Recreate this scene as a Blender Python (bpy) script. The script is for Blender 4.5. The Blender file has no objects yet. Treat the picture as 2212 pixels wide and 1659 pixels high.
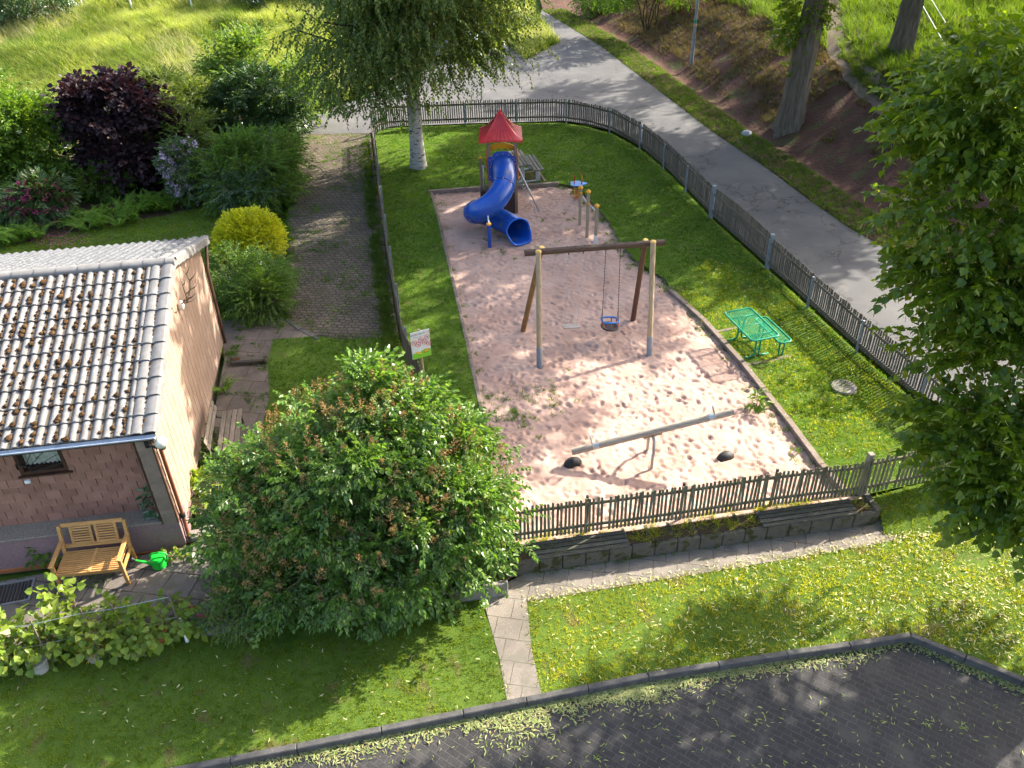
import bpy, math, random
import numpy as np
from math import radians, sin, cos, pi, tan, atan2, sqrt
from mathutils import Vector, Matrix
from mathutils.geometry import delaunay_2d_cdt
RG = np.random.default_rng(7)
random.seed(7)
S = bpy.context.scene
COL = S.collection

# ------------------------------------------------------------------ camera, light, exposure
FOC, PITCH, ROLL, CAMH = 2150/2560, radians(35.8), radians(1.48), 10.8
fw = np.array([0, cos(PITCH), -sin(PITCH)]); up0 = np.array([0, sin(PITCH), cos(PITCH)]); rt0 = np.array([1., 0, 0])
rt = rt0*cos(ROLL) - up0*sin(ROLL); up = up0*cos(ROLL) + rt0*sin(ROLL)
CP = np.array([0, 0, CAMH])
cam = bpy.data.cameras.new('camera'); camo = bpy.data.objects.new('camera', cam); COL.objects.link(camo)
cam.sensor_fit = 'HORIZONTAL'; cam.sensor_width = 36; cam.lens = 36*FOC
cam.clip_start = .1; cam.clip_end = 1000
m = Matrix.Identity(4)
for i in range(3):
    m[i][0] = rt[i]; m[i][1] = up[i]; m[i][2] = -fw[i]; m[i][3] = CP[i]
camo.matrix_world = m
S.camera = camo
S.view_settings.view_transform = 'Standard'; S.view_settings.look = 'None'
S.view_settings.exposure = 2.12; S.view_settings.gamma = 1
SUN_AZ, SUN_EL = radians(57), radians(33)
SUNV = np.array([sin(SUN_AZ)*cos(SUN_EL), cos(SUN_AZ)*cos(SUN_EL), sin(SUN_EL)])
world = bpy.data.worlds.new('World'); S.world = world; world.use_nodes = True
wn = world.node_tree; wn.nodes.clear()
sky = wn.nodes.new('ShaderNodeTexSky'); sky.sky_type = 'NISHITA'; sky.sun_disc = False
sky.sun_elevation = SUN_EL; sky.sun_rotation = SUN_AZ; sky.air_density = 1.0; sky.dust_density = 4.0; sky.ozone_density = .6
bg = wn.nodes.new('ShaderNodeBackground'); bg.inputs[1].default_value = .13
wo = wn.nodes.new('ShaderNodeOutputWorld')
wn.links.new(sky.outputs[0], bg.inputs[0]); wn.links.new(bg.outputs[0], wo.inputs[0])
sl = bpy.data.lights.new('sun', 'SUN'); sl.energy = 3.9; sl.angle = radians(.5); sl.color = (1, .93, .8)
so = bpy.data.objects.new('sun', sl); COL.objects.link(so); so.location = (20, 14, 30)
so.rotation_euler = Vector(SUNV).to_track_quat('Z', 'Y').to_euler()
S.cycles.max_bounces = 6; S.cycles.diffuse_bounces = 3; S.cycles.transmission_bounces = 4; S.cycles.transparent_max_bounces = 8
S.cycles.use_adaptive_sampling = True; S.cycles.adaptive_threshold = .02

# ------------------------------------------------------------------ pixel <-> world (survey of the place from the photo)
def ray(x, y):
    return fw + rt*((x/2212-.5)/FOC) - up*((y/2212-.375)/FOC)
def W(x, y, z=0.):
    d = ray(x, y); t = (z-CAMH)/d[2]; return CP + d*t
def Yp(x, y, Y):
    d = ray(x, y); return CP + d*(Y/d[1])
def sst(a, b, x):
    t = np.clip((np.asarray(x, float)-a)/(b-a), 0, 1); return t*t*(3-2*t)
FENCE_L = np.array([W(808, 305), W(822, 430), W(838, 550), W(855, 650), W(873, 760), [-1.35, 13., 0], [-.55, 10.42, 0]])[:, :2]
FENCE_B = np.array([W(806, 292), W(830, 277), W(1010, 270), W(1205, 265), W(1262, 272), W(1325, 290), W(1395, 330), W(1450, 380), W(1535, 470)])[:, :2]
FENCE_R = np.array([W(1657, 580), W(1727, 645), W(1797, 710), W(1890, 795), W(1975, 865), W(2062, 940), [9.1, 12.0, 0]])[:, :2]
FENCE_F = np.array([[-.45, 10.30], W(1110, 1172)[:2], W(1300, 1147)[:2], W(1480, 1122)[:2], W(1675, 1092)[:2], W(1860, 1070)[:2], W(1945, 1052)[:2], [9.1, 11.95]])
ROADR = np.array([W(*p)[:2] for p in [(1170, 22), (1296, 99), (1383, 166), (1540, 286), (1656, 364), (1751, 435), (1834, 493), (1954, 560), (2085, 665), (2230, 790)]])
RO = ROADR[np.argsort(ROADR[:, 1])]
def fl_x(y): return np.interp(y, FENCE_L[::-1, 1], FENCE_L[::-1, 0])
def ff_y(x): return np.interp(x, FENCE_F[:, 0], FENCE_F[:, 1])
def vnoise(x, y, s, seed=0):
    x = np.asarray(x, float)*s; y = np.asarray(y, float)*s
    xi = np.floor(x).astype(int); yi = np.floor(y).astype(int); xf = x-xi; yf = y-yi
    def h(a, b):
        n = (a*374761393 + b*668265263 + seed*974711) & 0x7fffffff
        n = ((n ^ (n >> 13))*1274126177) & 0x7fffffff
        return ((n ^ (n >> 16)) & 0xffff)/65535.
    u = xf*xf*(3-2*xf); v = yf*yf*(3-2*yf)
    return (h(xi, yi)*(1-u)+h(xi+1, yi)*u)*(1-v) + (h(xi, yi+1)*(1-u)+h(xi+1, yi+1)*u)*v
def road_d(x, y): return (x-np.interp(y, RO[:, 1], RO[:, 0]) + np.maximum(RO[0, 1]-y, 0)*-.95)*.8
def hz(x, y):
    x = np.asarray(x, float); y = np.asarray(y, float)
    d = road_d(x, y)
    bank = np.interp(d, [0, .2, .9, 1.4, 2.4, 3.8, 5.2, 7.5, 40], [0, .02, .02, -.12, .35, 1.3, 1.75, 1.95, 5.5])
    bank = bank + np.where(d > 1.6, (vnoise(x, y, .9, 3)-.5)*.3*sst(1.6, 2.6, d), 0)
    bank = bank*sst(12.5, 15.5, y)
    mead = .12*np.maximum(y-35, 0)*sst(-4, -9, x) + (vnoise(x, y, .35, 5)-.5)*.5*sst(36, 42, y)*sst(-5, -8, x) + (vnoise(x, y, 1.0, 6)-.5)*.45*sst(36, 40, y)*sst(-5, -8, x)
    low = -.3*sst(17., 12., y)
    out = (x < fl_x(y)-.02) | (y < ff_y(x)-.18)
    return np.where(out, low + mead, np.where(d > 0, bank, mead))
def at(x, y):
    d = ray(x, y); t = 4.
    while t < 90:
        p = CP + d*t
        if p[2] < hz(p[0], p[1]): break
        t += .05
    return CP + d*t

# ------------------------------------------------------------------ materials
def mkmat(name):
    mt = bpy.data.materials.new(name); mt.use_nodes = True
    nt = mt.node_tree; return mt, nt, nt.nodes, nt.links, nt.nodes['Principled BSDF']
def ramp(N, stops):
    r = N.new('ShaderNodeValToRGB'); cr = r.color_ramp
    while len(cr.elements) < len(stops): cr.elements.new(.5)
    for e, (p, c) in zip(cr.elements, stops): e.position = p; e.color = (*c, 1)
    return r
def noise(N, L, co, scale, detail=6, rough=.6, w=None):
    n = N.new('ShaderNodeTexNoise'); n.inputs['Scale'].default_value = scale; n.inputs['Detail'].default_value = detail; n.inputs['Roughness'].default_value = rough
    L.new(co, n.inputs['Vector']); return n
def mixc(N, L, f, a, b, mode='MIX'):
    x = N.new('ShaderNodeMix'); x.data_type = 'RGBA'; x.blend_type = mode
    for s, v in ((x.inputs[0], f), (x.inputs[6], a), (x.inputs[7], b)):
        if hasattr(v, 'is_linked'): L.new(v, s)
        elif isinstance(v, (int, float)): s.default_value = v
        else: s.default_value = (*v, 1)
    return x.outputs[2]
def bump(N, L, P, h, strength, dist=.02, prev=None):
    b = N.new('ShaderNodeBump'); b.inputs['Strength'].default_value = strength; b.inputs['Distance'].default_value = dist
    L.new(h, b.inputs['Height'])
    if prev: L.new(prev, b.inputs['Normal'])
    L.new(b.outputs[0], P.inputs['Normal']); return b.outputs[0]
def surf(name, c1, c2, scale=8, rough=.85, c3=None, s3=40, bs=.3, bd=.01, spec=.3, metal=0, stretch=None, island=0, bscale=None, f3=.5):
    mt, nt, N, L, P = mkmat(name)
    tc = N.new('ShaderNodeTexCoord'); co = tc.outputs['Object']
    if stretch:
        mp = N.new('ShaderNodeMapping'); mp.inputs['Scale'].default_value = stretch; L.new(co, mp.inputs[0]); co = mp.outputs[0]
    n = noise(N, L, co, scale); r = ramp(N, [(.3, c1), (.7, c2)]); L.new(n.outputs[0], r.inputs[0]); c = r.outputs[0]
    if c3:
        n3 = noise(N, L, co, s3, 4); r3 = ramp(N, [(f3, (0, 0, 0)), (f3+.12, (1, 1, 1))]); L.new(n3.outputs[0], r3.inputs[0]); c = mixc(N, L, r3.outputs[0], c, c3)
    if island:
        g = N.new('ShaderNodeNewGeometry'); r4 = ramp(N, [(0, (1-island,)*3), (1, (1+island,)*3)]); L.new(g.outputs['Random Per Island'], r4.inputs[0])
        c = mixc(N, L, 1., c, r4.outputs[0], 'MULTIPLY')
    L.new(c, P.inputs['Base Color']); P.inputs['Roughness'].default_value = rough; P.inputs['Specular IOR Level'].default_value = spec; P.inputs['Metallic'].default_value = metal
    if bs:
        nb = noise(N, L, co, bscale or scale*5, 5); bump(N, L, P, nb.outputs[0], bs, bd)
    return mt
def leafm(name, cols, trans=.38, tcol=None, rough=.5, spec=.35, big=0):
    mt, nt, N, L, P = mkmat(name)
    g = N.new('ShaderNodeNewGeometry')
    r = ramp(N, [(i/(len(cols)-1), c) for i, c in enumerate(cols)]); L.new(g.outputs['Random Per Island'], r.inputs[0]); c = r.outputs[0]
    if big:
        tc = N.new('ShaderNodeTexCoord'); n = noise(N, L, tc.outputs['Object'], big, 3)
        r2 = ramp(N, [(.35, (.65, .7, .6)), (.65, (1.25, 1.2, 1.1))]); L.new(n.outputs[0], r2.inputs[0]); c = mixc(N, L, 1., c, r2.outputs[0], 'MULTIPLY')
    L.new(c, P.inputs['Base Color']); P.inputs['Roughness'].default_value = rough; P.inputs['Specular IOR Level'].default_value = spec
    t = N.new('ShaderNodeBsdfTranslucent'); tint = mixc(N, L, 1., c, tcol or (1.9, 1.75, .55), 'MULTIPLY'); L.new(tint, t.inputs[0])
    mx = N.new('ShaderNodeMixShader'); mx.inputs[0].default_value = trans
    L.new(P.outputs[0], mx.inputs[1]); L.new(t.outputs[0], mx.inputs[2]); L.new(mx.outputs[0], N['Material Output'].inputs[0])
    return mt
def paver(name, c1, c2, mortar, bw, bh, rot, scale=1, msize=.01, bd=.01, rough=.9, c3=None, warp=0., nscale=1.5):
    mt, nt, N, L, P = mkmat(name)
    tc = N.new('ShaderNodeTexCoord'); mp = N.new('ShaderNodeMapping'); mp.inputs['Rotation'].default_value = (0, 0, rot); L.new(tc.outputs['Object'], mp.inputs[0]); co = mp.outputs[0]
    if warp:
        nw = noise(N, L, co, 3, 2); mm = N.new('ShaderNodeVectorMath'); mm.operation = 'SCALE'; mm.inputs['Scale'].default_value = warp; L.new(nw.outputs['Color'], mm.inputs[0])
        aa = N.new('ShaderNodeVectorMath'); L.new(co, aa.inputs[0]); L.new(mm.outputs[0], aa.inputs[1]); co = aa.outputs[0]
    b = N.new('ShaderNodeTexBrick'); b.inputs['Scale'].default_value = scale; b.inputs['Brick Width'].default_value = bw; b.inputs['Row Height'].default_value = bh
    b.inputs['Mortar Size'].default_value = msize; b.inputs['Mortar Smooth'].default_value = .3; b.inputs['Color1'].default_value = (*c1, 1); b.inputs['Color2'].default_value = (*c2, 1); b.inputs['Mortar'].default_value = (*mortar, 1)
    L.new(co, b.inputs['Vector'])
    n = noise(N, L, co, nscale); r = ramp(N, [(.3, (.7, .7, .7)), (.7, (1.2, 1.18, 1.15))]); L.new(n.outputs[0], r.inputs[0])
    c = mixc(N, L, 1., b.outputs[0], r.outputs[0], 'MULTIPLY')
    n2 = noise(N, L, co, 70, 3); r2 = ramp(N, [(.35, (.72, .72, .72)), (.7, (1.22, 1.22, 1.22))]); L.new(n2.outputs[0], r2.inputs[0]); c = mixc(N, L, 1., c, r2.outputs[0], 'MULTIPLY')
    if c3:
        n3 = noise(N, L, co, 2.2, 6); r3 = ramp(N, [(.55, (0, 0, 0)), (.66, (1, 1, 1))]); L.new(n3.outputs[0], r3.inputs[0]); c = mixc(N, L, r3.outputs[0], c, c3)
    L.new(c, P.inputs['Base Color']); P.inputs['Roughness'].default_value = rough; P.inputs['Specular IOR Level'].default_value = .25
    inv = N.new('ShaderNodeMath'); inv.operation = 'SUBTRACT'; inv.inputs[0].default_value = 1; L.new(b.outputs['Fac'], inv.inputs[1])
    p = bump(N, L, P, inv.outputs[0], .8, bd); bump(N, L, P, n2.outputs[0], .35, .006, p)
    return mt
M = {}
M['lawn'] = surf('lawn soil', (.05, .09, .012), (.095, .145, .022), 1.2, .95, (.10, .085, .035), 2.3, .6, .03, .1, bscale=60, f3=.58)
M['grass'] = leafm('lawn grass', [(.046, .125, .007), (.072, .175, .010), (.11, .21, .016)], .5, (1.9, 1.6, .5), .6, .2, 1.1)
M['grassy'] = leafm('sun-toned lawn grass', [(.22, .265, .02), (.32, .34, .026), (.42, .40, .07)], .5, (1.6, 1.55, .5), .6, .2, 1.3)  # brighter, yellower copy of the lawn grass, with sunlight put into its colour
M['meadow'] = leafm('meadow grass', [(.12, .18, .025), (.20, .265, .04), (.30, .34, .09), (.40, .37, .20)], .45, (1.35, 1.4, .6), .6, .2, .5)
M['lush'] = leafm('lush verge grass', [(.05, .10, .012), (.08, .14, .02), (.13, .18, .03)], .45, (1.5, 1.5, .5), .6, .2, .6)
M['dry'] = leafm('dry bank grass', [(.10, .085, .035), (.16, .12, .055), (.08, .09, .02)], .3, (1.2, 1.1, .7), .7, .2, .8)
M['soil'] = surf('soil', (.05, .035, .022), (.09, .065, .04), 3, .95, None, 40, .6, .03, .1)
M['bank'] = surf('red bank soil', (.06, .034, .026), (.105, .056, .043), .8, .95, (.07, .075, .03), 1.4, .9, .08, .1, bscale=9, f3=.53)
M['track'] = surf('gravel track', (.11, .085, .065), (.18, .145, .115), 2, .95, (.05, .07, .02), 1.3, .9, .04, .1, bscale=35, f3=.62)
M['concrete'] = surf('weathered concrete', (.13, .12, .105), (.24, .22, .195), 4, .9, (.07, .07, .06), 9, .5, .008, .2, f3=.6)
M['concdark'] = surf('mossy dark concrete', (.065, .058, .048), (.13, .115, .095), 5, .95, (.04, .04, .016), 5, .6, .01, .2, f3=.50)
M['kerb'] = surf('edging concrete', (.14, .105, .085), (.23, .18, .15), 5, .9, (.08, .075, .06), 10, .5, .008, .2, f3=.58)
M['granite'] = surf('grey kerbstone', (.055, .052, .05), (.10, .095, .09), 6, .9, (.16, .145, .13), 14, .4, .006, .2, f3=.62)
M['wood'] = surf('grey weathered fence wood', (.07, .06, .046), (.145, .125, .097), 5, .9, (.08, .085, .05), 10, .5, .006, .2, stretch=(6, 6, .6), island=.3, f3=.56)
M['woodgrn'] = surf('mossy fence wood', (.09, .08, .056), (.185, .165, .115), 5, .9, (.075, .085, .04), 9, .5, .006, .2, stretch=(6, 6, .6), island=.28, f3=.52)
M['woodpost'] = surf('grey timber post', (.16, .14, .11), (.28, .25, .20), 5, .85, None, 10, .5, .006, .2, stretch=(5, 5, .5))
M['steelpost'] = surf('dull galvanised steel', (.16, .19, .22), (.26, .29, .33), 6, .55, None, 9, .2, .002, .4, .3)
M['galv'] = surf('bright galvanised steel', (.33, .36, .38), (.5, .53, .55), 9, .42, None, 9, .1, .001, .5, .75)
M['iron'] = surf('dark iron', (.02, .02, .02), (.04, .038, .036), 9, .6, None, 9, .1, .001, .4)
M['pole'] = surf('pale round timber', (.28, .21, .13), (.42, .33, .21), 4, .75, (.2, .16, .11), 6, .4, .004, .3, stretch=(5, 5, .35), f3=.6)
M['polebrn'] = surf('brown round timber', (.16, .085, .03), (.28, .16, .06), 4, .65, (.10, .06, .03), 6, .4, .004, .35, stretch=(5, 5, .35), f3=.6)
M['beam'] = surf('dark stained beam', (.045, .028, .02), (.10, .06, .042), 4, .6, (.13, .09, .06), 8, .4, .004, .35, stretch=(.5, 5, 5), f3=.64)
M['orange'] = surf('orange cap plastic', (.62, .27, .02), (.75, .36, .04), 9, .45, None, 9, 0)
M['capwood'] = surf('yellow timber cap', (.62, .38, .10), (.78, .52, .18), 9, .5, None, 9, 0)
M['blue'] = surf('blue slide plastic', (.006, .055, .30), (.010, .085, .42), 2.2, .3, (.09, .11, .15), 3.4, .1, .001, .5, f3=.585)
M['bluepl'] = surf('blue panel plastic', (.018, .055, .26), (.03, .08, .34), 3, .4, None, 3, 0)
M['bluelt'] = surf('light blue plastic', (.04, .20, .55), (.06, .26, .62), 3, .35, None, 3, 0)
M['red'] = surf('red roof plastic', (.45, .02, .025), (.62, .045, .05), 3, .45, (.32, .06, .05), 3, .1, .002, .4, f3=.62)
M['redpl'] = surf('red panel', (.45, .012, .015), (.55, .02, .02), 3, .45, None, 3, 0)
M['yellow'] = surf('yellow panel', (.75, .34, .015), (.85, .42, .03), 3, .45, None, 3, 0)
M['towerwood'] = surf('tower timber', (.15, .10, .07), (.27, .19, .135), 5, .8, (.09, .06, .045), 8, .4, .004, .3, stretch=(6, 6, .5), f3=.6)
M['brownpl'] = surf('brown wall panel', (.045, .022, .016), (.075, .04, .03), 4, .7, None, 9, .2, .003)
M['rubber'] = surf('black rubber', (.012, .012, .013), (.03, .03, .032), 9, .65, (.18, .13, .11), 12, .3, .003, .4, f3=.68)
M['seatrub'] = surf('grey rubber seat', (.3, .26, .23), (.42, .37, .33), 9, .7, None, 9, .1, .003)
M['green'] = surf('green coated metal', (.006, .19, .10), (.010, .25, .135), 6, .38, None, 6, 0)
M['teak'] = surf('oiled bench timber', (.38, .19, .06), (.56, .31, .11), 4, .6, None, 9, .2, .003, .35, stretch=(1, 8, 8), island=.12)
M['oldwood'] = surf('old bench slats', (.15, .125, .10), (.27, .235, .19), 6, .85, (.09, .08, .065), 9, .5, .005, .2, stretch=(8, .8, 8), island=.2, f3=.58)
M['canplastic'] = surf('bright green plastic', (.01, .42, .03), (.02, .55, .05), 4, .35, None, 4, 0)
M['white'] = surf('white', (.72, .72, .70), (.82, .82, .8), 4, .5, None, 4, 0)
M['globe'] = surf('dusty opal globe', (.50, .46, .36), (.70, .66, .55), 6, .35, (.35, .31, .22), 10, 0, f3=.55)
M['tile'] = surf('pale roof tile', (.14, .134, .128), (.235, .228, .222), 7, .9, (.12, .11, .10), 26, .5, .006, .2, bscale=70, f3=.60)
M['tile2'] = surf('grey verge tile', (.13, .127, .125), (.20, .195, .19), 5, .9, (.5, .5, .48), 45, .3, .004, .2, f3=.70)
M['tilerear'] = surf('lichened rear tile', (.06, .062, .068), (.15, .155, .165), 14, .95, (.26, .26, .25), 30, .5, .006, .15, f3=.6)
M['moss'] = surf('brown moss', (.035, .021, .011), (.085, .046, .019), 18, .95, None, 9, 1, .01, .1, island=.4)
M['shingle'] = surf('red brown wall shingle', (.25, .125, .09), (.33, .175, .13), 5, .92, (.17, .09, .07), 4, .5, .004, .15, island=.14, bscale=90, f3=.64)
M['gable'] = surf('beige pink cladding', (.265, .18, .135), (.325, .23, .178), 3, .85, None, 9, .15, .003, .2, island=.05)
M['gablegap'] = surf('dark joint', (.04, .03, .025), (.06, .045, .04), 9, .9, None, 9, 0)
M['plinth'] = surf('mauve render', (.20, .12, .125), (.28, .18, .18), 30, .92, (.36, .27, .27), 90, .6, .006, .15, bscale=120, f3=.6)
M['pebble'] = surf('pebble dash', (.16, .13, .105), (.36, .31, .25), 55, .9, (.08, .065, .05), 60, .9, .02, .2, bscale=60, f3=.55)
M['clay'] = surf('orange clay tile', (.33, .11, .035), (.46, .17, .06), 8, .7, None, 9, .2, .003, island=.1)
M['trim'] = surf('dark brown trim', (.045, .02, .012), (.075, .035, .02), 6, .6, None, 9, .2, .003)
M['copper'] = surf('brown downpipe', (.14, .045, .025), (.2, .07, .04), 6, .45, None, 9, 0, spec=.5)
M['black'] = surf('black plastic', (.012, .012, .013), (.022, .022, .024), 6, .5, None, 9, 0)
M['pierstrip'] = surf('brown grey strip shingle', (.20, .145, .105), (.27, .20, .15), 6, .9, (.14, .10, .08), 12, .4, .004, island=.12, f3=.6)
M['dirtplastic'] = surf('clear grey pot', (.3, .28, .27), (.45, .43, .41), 9, .4, None, 9, 0)
M['greypot'] = surf('grey lilac pot', (.22, .22, .27), (.32, .32, .37), 9, .6, None, 9, 0)
M['terracotta'] = surf('terracotta', (.30, .09, .035), (.42, .14, .06), 9, .8, None, 9, .2, .003)
M['bark'] = surf('linden bark', (.075, .06, .045), (.17, .145, .115), 4, .95, (.06, .065, .035), 3, 1, .03, .15, stretch=(3, 3, .5), f3=.6)
M['darkbark'] = surf('dark bark', (.03, .024, .018), (.07, .055, .042), 4, .95, None, 3, 1, .03, .15, stretch=(3, 3, .5))
M['birch'] = surf('birch bark', (.27, .255, .23), (.42, .40, .37), 5, .85, (.04, .034, .03), 4, .5, .01, .15, stretch=(1, 1, 3.2), f3=.53)
M['twig'] = surf('twig', (.12, .09, .06), (.22, .17, .12), 8, .9, None, 9, 0)
M['stem'] = surf('green stem', (.16, .15, .06), (.24, .2, .1), 8, .9, None, 9, 0)
M['antler'] = surf('antler', (.07, .05, .035), (.16, .12, .08), 9, .6, None, 9, 0)
M['stone'] = surf('river stones', (.24, .17, .13), (.42, .34, .28), 5, .85, None, 9, .2, .003, island=.35)
M['bract'] = leafm('linden bracts', [(.30, .31, .10), (.46, .45, .20), (.62, .58, .36), (.34, .25, .11)], .3, (1.1, 1.1, .8), .6, .2)
M['bractsh'] = leafm('green bracts', [(.14, .20, .04), (.24, .30, .07), (.34, .36, .14)], .3, (1.1, 1.1, .8), .6, .2)

# ------------------------------------------------------------------ mesh helpers
def npmesh(name, V, faces=None, mats=(), parent=None, smooth=False, loops=None, totals=None, midx=None):
    me = bpy.data.meshes.new(name)
    V = np.asarray(V, np.float32)
    if loops is None:
        totals = np.fromiter((len(f) for f in faces), np.int32, len(faces)); loops = np.fromiter((i for f in faces for i in f), np.int32, int(totals.sum()))
    starts = np.zeros(len(totals), np.int32); starts[1:] = np.cumsum(totals)[:-1]
    me.vertices.add(len(V)); me.vertices.foreach_set('co', V.ravel())
    me.loops.add(len(loops)); me.loops.foreach_set('vertex_index', np.asarray(loops, np.int32))
    me.polygons.add(len(totals)); me.polygons.foreach_set('loop_start', starts)
    if midx is not None: me.polygons.foreach_set('material_index', np.asarray(midx, np.int32))
    me.polygons.foreach_set('use_smooth', np.full(len(totals), bool(smooth)))
    for mt in mats: me.materials.append(mt)
    me.update(calc_edges=True); me.validate()
    o = bpy.data.objects.new(name, me); COL.objects.link(o)
    if parent: o.parent = parent
    return o
def tag(o, label=None, cat=None, group=None, kind=None):
    if label: o['label'] = label
    if cat: o['category'] = cat
    if group: o['group'] = group
    if kind: o['kind'] = kind
    return o
def thing(name, loc, label, cat, group=None, rz=0):
    o = bpy.data.objects.new(name, None); COL.objects.link(o); o.location = tuple(float(v) for v in loc); o.rotation_euler = (0, 0, rz); o.empty_display_size = .2
    return tag(o, label, cat, group)
def dup(o, parent=None):
    c = o.copy(); COL.objects.link(c)
    if parent: c.parent = parent
    for ch in list(o.children): dup(ch, c)
    return c
def frame(d, upv=(0, 0, 1)):
    d = np.asarray(d, float); d = d/np.linalg.norm(d); u = np.asarray(upv, float)
    if abs(d @ u) > .98: u = np.array([1., 0, 0]) if abs(d[0]) < .9 else np.array([0, 1., 0])
    s = np.cross(u, d); s /= np.linalg.norm(s); return d, s, np.cross(d, s)
class MB:
    def __init__(s): s.v = []; s.f = []; s.n = 0; s.m = []
    def add(s, V, F, mi=0):
        V = np.asarray(V, float).reshape(-1, 3); s.v.append(V); s.f += [tuple(i+s.n for i in f) for f in F]; s.m += [mi]*len(F); s.n += len(V); return s
    def box(s, c, size, ax=None, mi=0, bev=0):
        h = np.asarray(size, float)/2; A = np.eye(3) if ax is None else np.asarray(ax, float)   # rows: axes
        b = min(bev, *(h*.45)) if bev else 0
        if not b:
            P = np.array([[x, y, z] for x in (-1, 1) for y in (-1, 1) for z in (-1, 1)], float)*h
            F = [(0, 1, 3, 2), (4, 6, 7, 5), (0, 4, 5, 1), (2, 3, 7, 6), (0, 2, 6, 4), (1, 5, 7, 3)]
        else:
            P = []; idx = {}
            for sx in (-1, 1):
                for sy in (-1, 1):
                    for sz in (-1, 1):
                        for k in range(3):
                            q = np.array([sx*(h[0]-b), sy*(h[1]-b), sz*(h[2]-b)]); q[k] += (sx, sy, sz)[k]*b
                            idx[(sx, sy, sz, k)] = len(P); P.append(q)
            P = np.array(P); F = []
            for k in range(3):
                i, j = [(1, 2), (2, 0), (0, 1)][k]
                for sg in (-1, 1):
                    q = []
                    for a, bb in ((-1, -1), (1, -1), (1, 1), (-1, 1)):
                        t = [0]*3; t[k] = sg; t[i] = a; t[j] = bb; q.append(idx[(*t, k)])
                    F.append(tuple(q if sg > 0 else q[::-1]))
            for k in range(3):
                i, j = [(1, 2), (2, 0), (0, 1)][k]
                for a in (-1, 1):
                    for bb in (-1, 1):
                        def I(sk, kk):
                            t = [0]*3; t[k] = sk; t[i] = a; t[j] = bb; return idx[(*t, kk)]
                        q = (I(-1, i), I(1, i), I(1, j), I(-1, j)); F.append(q if a*bb > 0 else q[::-1])
            for sx in (-1, 1):
                for sy in (-1, 1):
                    for sz in (-1, 1):
                        q = tuple(idx[(sx, sy, sz, k)] for k in range(3)); F.append(q if sx*sy*sz > 0 else q[::-1])
        return s.add(P @ A + np.asarray(c, float), F, mi)
    def bar(s, a, b, w, t, upv=(0, 0, 1), mi=0, bev=0):
        a = np.asarray(a, float); b = np.asarray(b, float); d, sd, u = frame(b-a, upv)
        return s.box((a+b)/2, (np.linalg.norm(b-a), w, t), np.array([d, sd, u]), mi, bev)
    def tube(s, pts, r, n=8, mi=0, cap=True, closed=False):
        P = np.asarray(pts, float); k = len(P); r = np.full(k, r, float) if np.isscalar(r) else np.asarray(r, float)
        T = np.gradient(P, axis=0)
        if closed: T = np.roll(P, -1, 0)-np.roll(P, 1, 0)
        T /= np.linalg.norm(T, axis=1)[:, None]
        _, S0, _ = frame(T[0]); V = []
        for i in range(k):
            S0 = S0 - T[i]*(S0 @ T[i]); S0 /= np.linalg.norm(S0); U0 = np.cross(T[i], S0)
            an = np.arange(n)*2*pi/n
            V.append(P[i] + r[i]*(np.cos(an)[:, None]*S0 + np.sin(an)[:, None]*U0))
        F = []
        for i in range(k if closed else k-1):
            a, b = i*n, ((i+1) % k)*n
            F += [(a+j, a+(j+1) % n, b+(j+1) % n, b+j) for j in range(n)]
        if cap and not closed: F += [tuple(range(n))[::-1], tuple((k-1)*n+j for j in range(n))]
        return s.add(np.concatenate(V), F, mi)
    def lathe(s, c, prof, n=16, mi=0, ax=None):
        V = []; F = []; A = np.eye(3) if ax is None else np.asarray(ax)
        for r, z in prof:
            an = np.arange(n)*2*pi/n; V.append(np.stack([r*np.cos(an), r*np.sin(an), np.full(n, z)], 1))
        for i in range(len(prof)-1): F += [(i*n+j, i*n+(j+1) % n, (i+1)*n+(j+1) % n, (i+1)*n+j) for j in range(n)]
        F += [tuple(range(n))[::-1], tuple((len(prof)-1)*n+j for j in range(n))]
        return s.add(np.concatenate(V) @ A + np.asarray(c, float), F, mi)
    def prism(s, poly, d0, d1, o, ex, ey, mi=0):       # flat outline in (ex, ey) at origin o, thickened along the normal from d0 to d1
        ex = np.asarray(ex, float); ey = np.asarray(ey, float); nn = np.cross(ex, ey); n = len(poly)
        P = np.array([np.asarray(o)+ex*a+ey*b for a, b in poly]); V = np.concatenate([P+nn*d0, P+nn*d1])
        F = [tuple(range(n))[::-1], tuple(range(n, 2*n))]+[(i, (i+1) % n, n+(i+1) % n, n+i) for i in range(n)]
        return s.add(V, F, mi)
    def blob(s, c, r, seed=0, n=8, k=6, mi=0, amp=.18):
        rg = np.random.default_rng(seed); V = [[0, 0, -1]]; r = np.asarray(r)*np.ones(3)
        for i in range(1, k):
            ph = -pi/2+pi*i/k
            V += [[cos(ph)*cos(2*pi*j/n), cos(ph)*sin(2*pi*j/n), sin(ph)] for j in range(n)]
        V.append([0, 0, 1]); V = np.array(V)*(1+rg.uniform(-amp, amp, (len(V), 1)))*r
        F = [(0, 1+(j+1) % n, 1+j) for j in range(n)]
        for i in range(k-2): F += [(1+i*n+j, 1+i*n+(j+1) % n, 1+(i+1)*n+(j+1) % n, 1+(i+1)*n+j) for j in range(n)]
        t = len(V)-1; F += [(t, 1+(k-2)*n+j, 1+(k-2)*n+(j+1) % n) for j in range(n)]
        return s.add(V+np.asarray(c), F, mi)
    def build(s, name, mats, parent=None, smooth=False, angle=None):
        mats = mats if isinstance(mats, (list, tuple)) else [mats]
        o = npmesh(name, np.concatenate(s.v), s.f, mats, parent, smooth, midx=s.m)
        if smooth and angle:
            try: o.data.set_sharp_from_angle(angle=radians(angle))
            except Exception: pass
        return o
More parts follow.
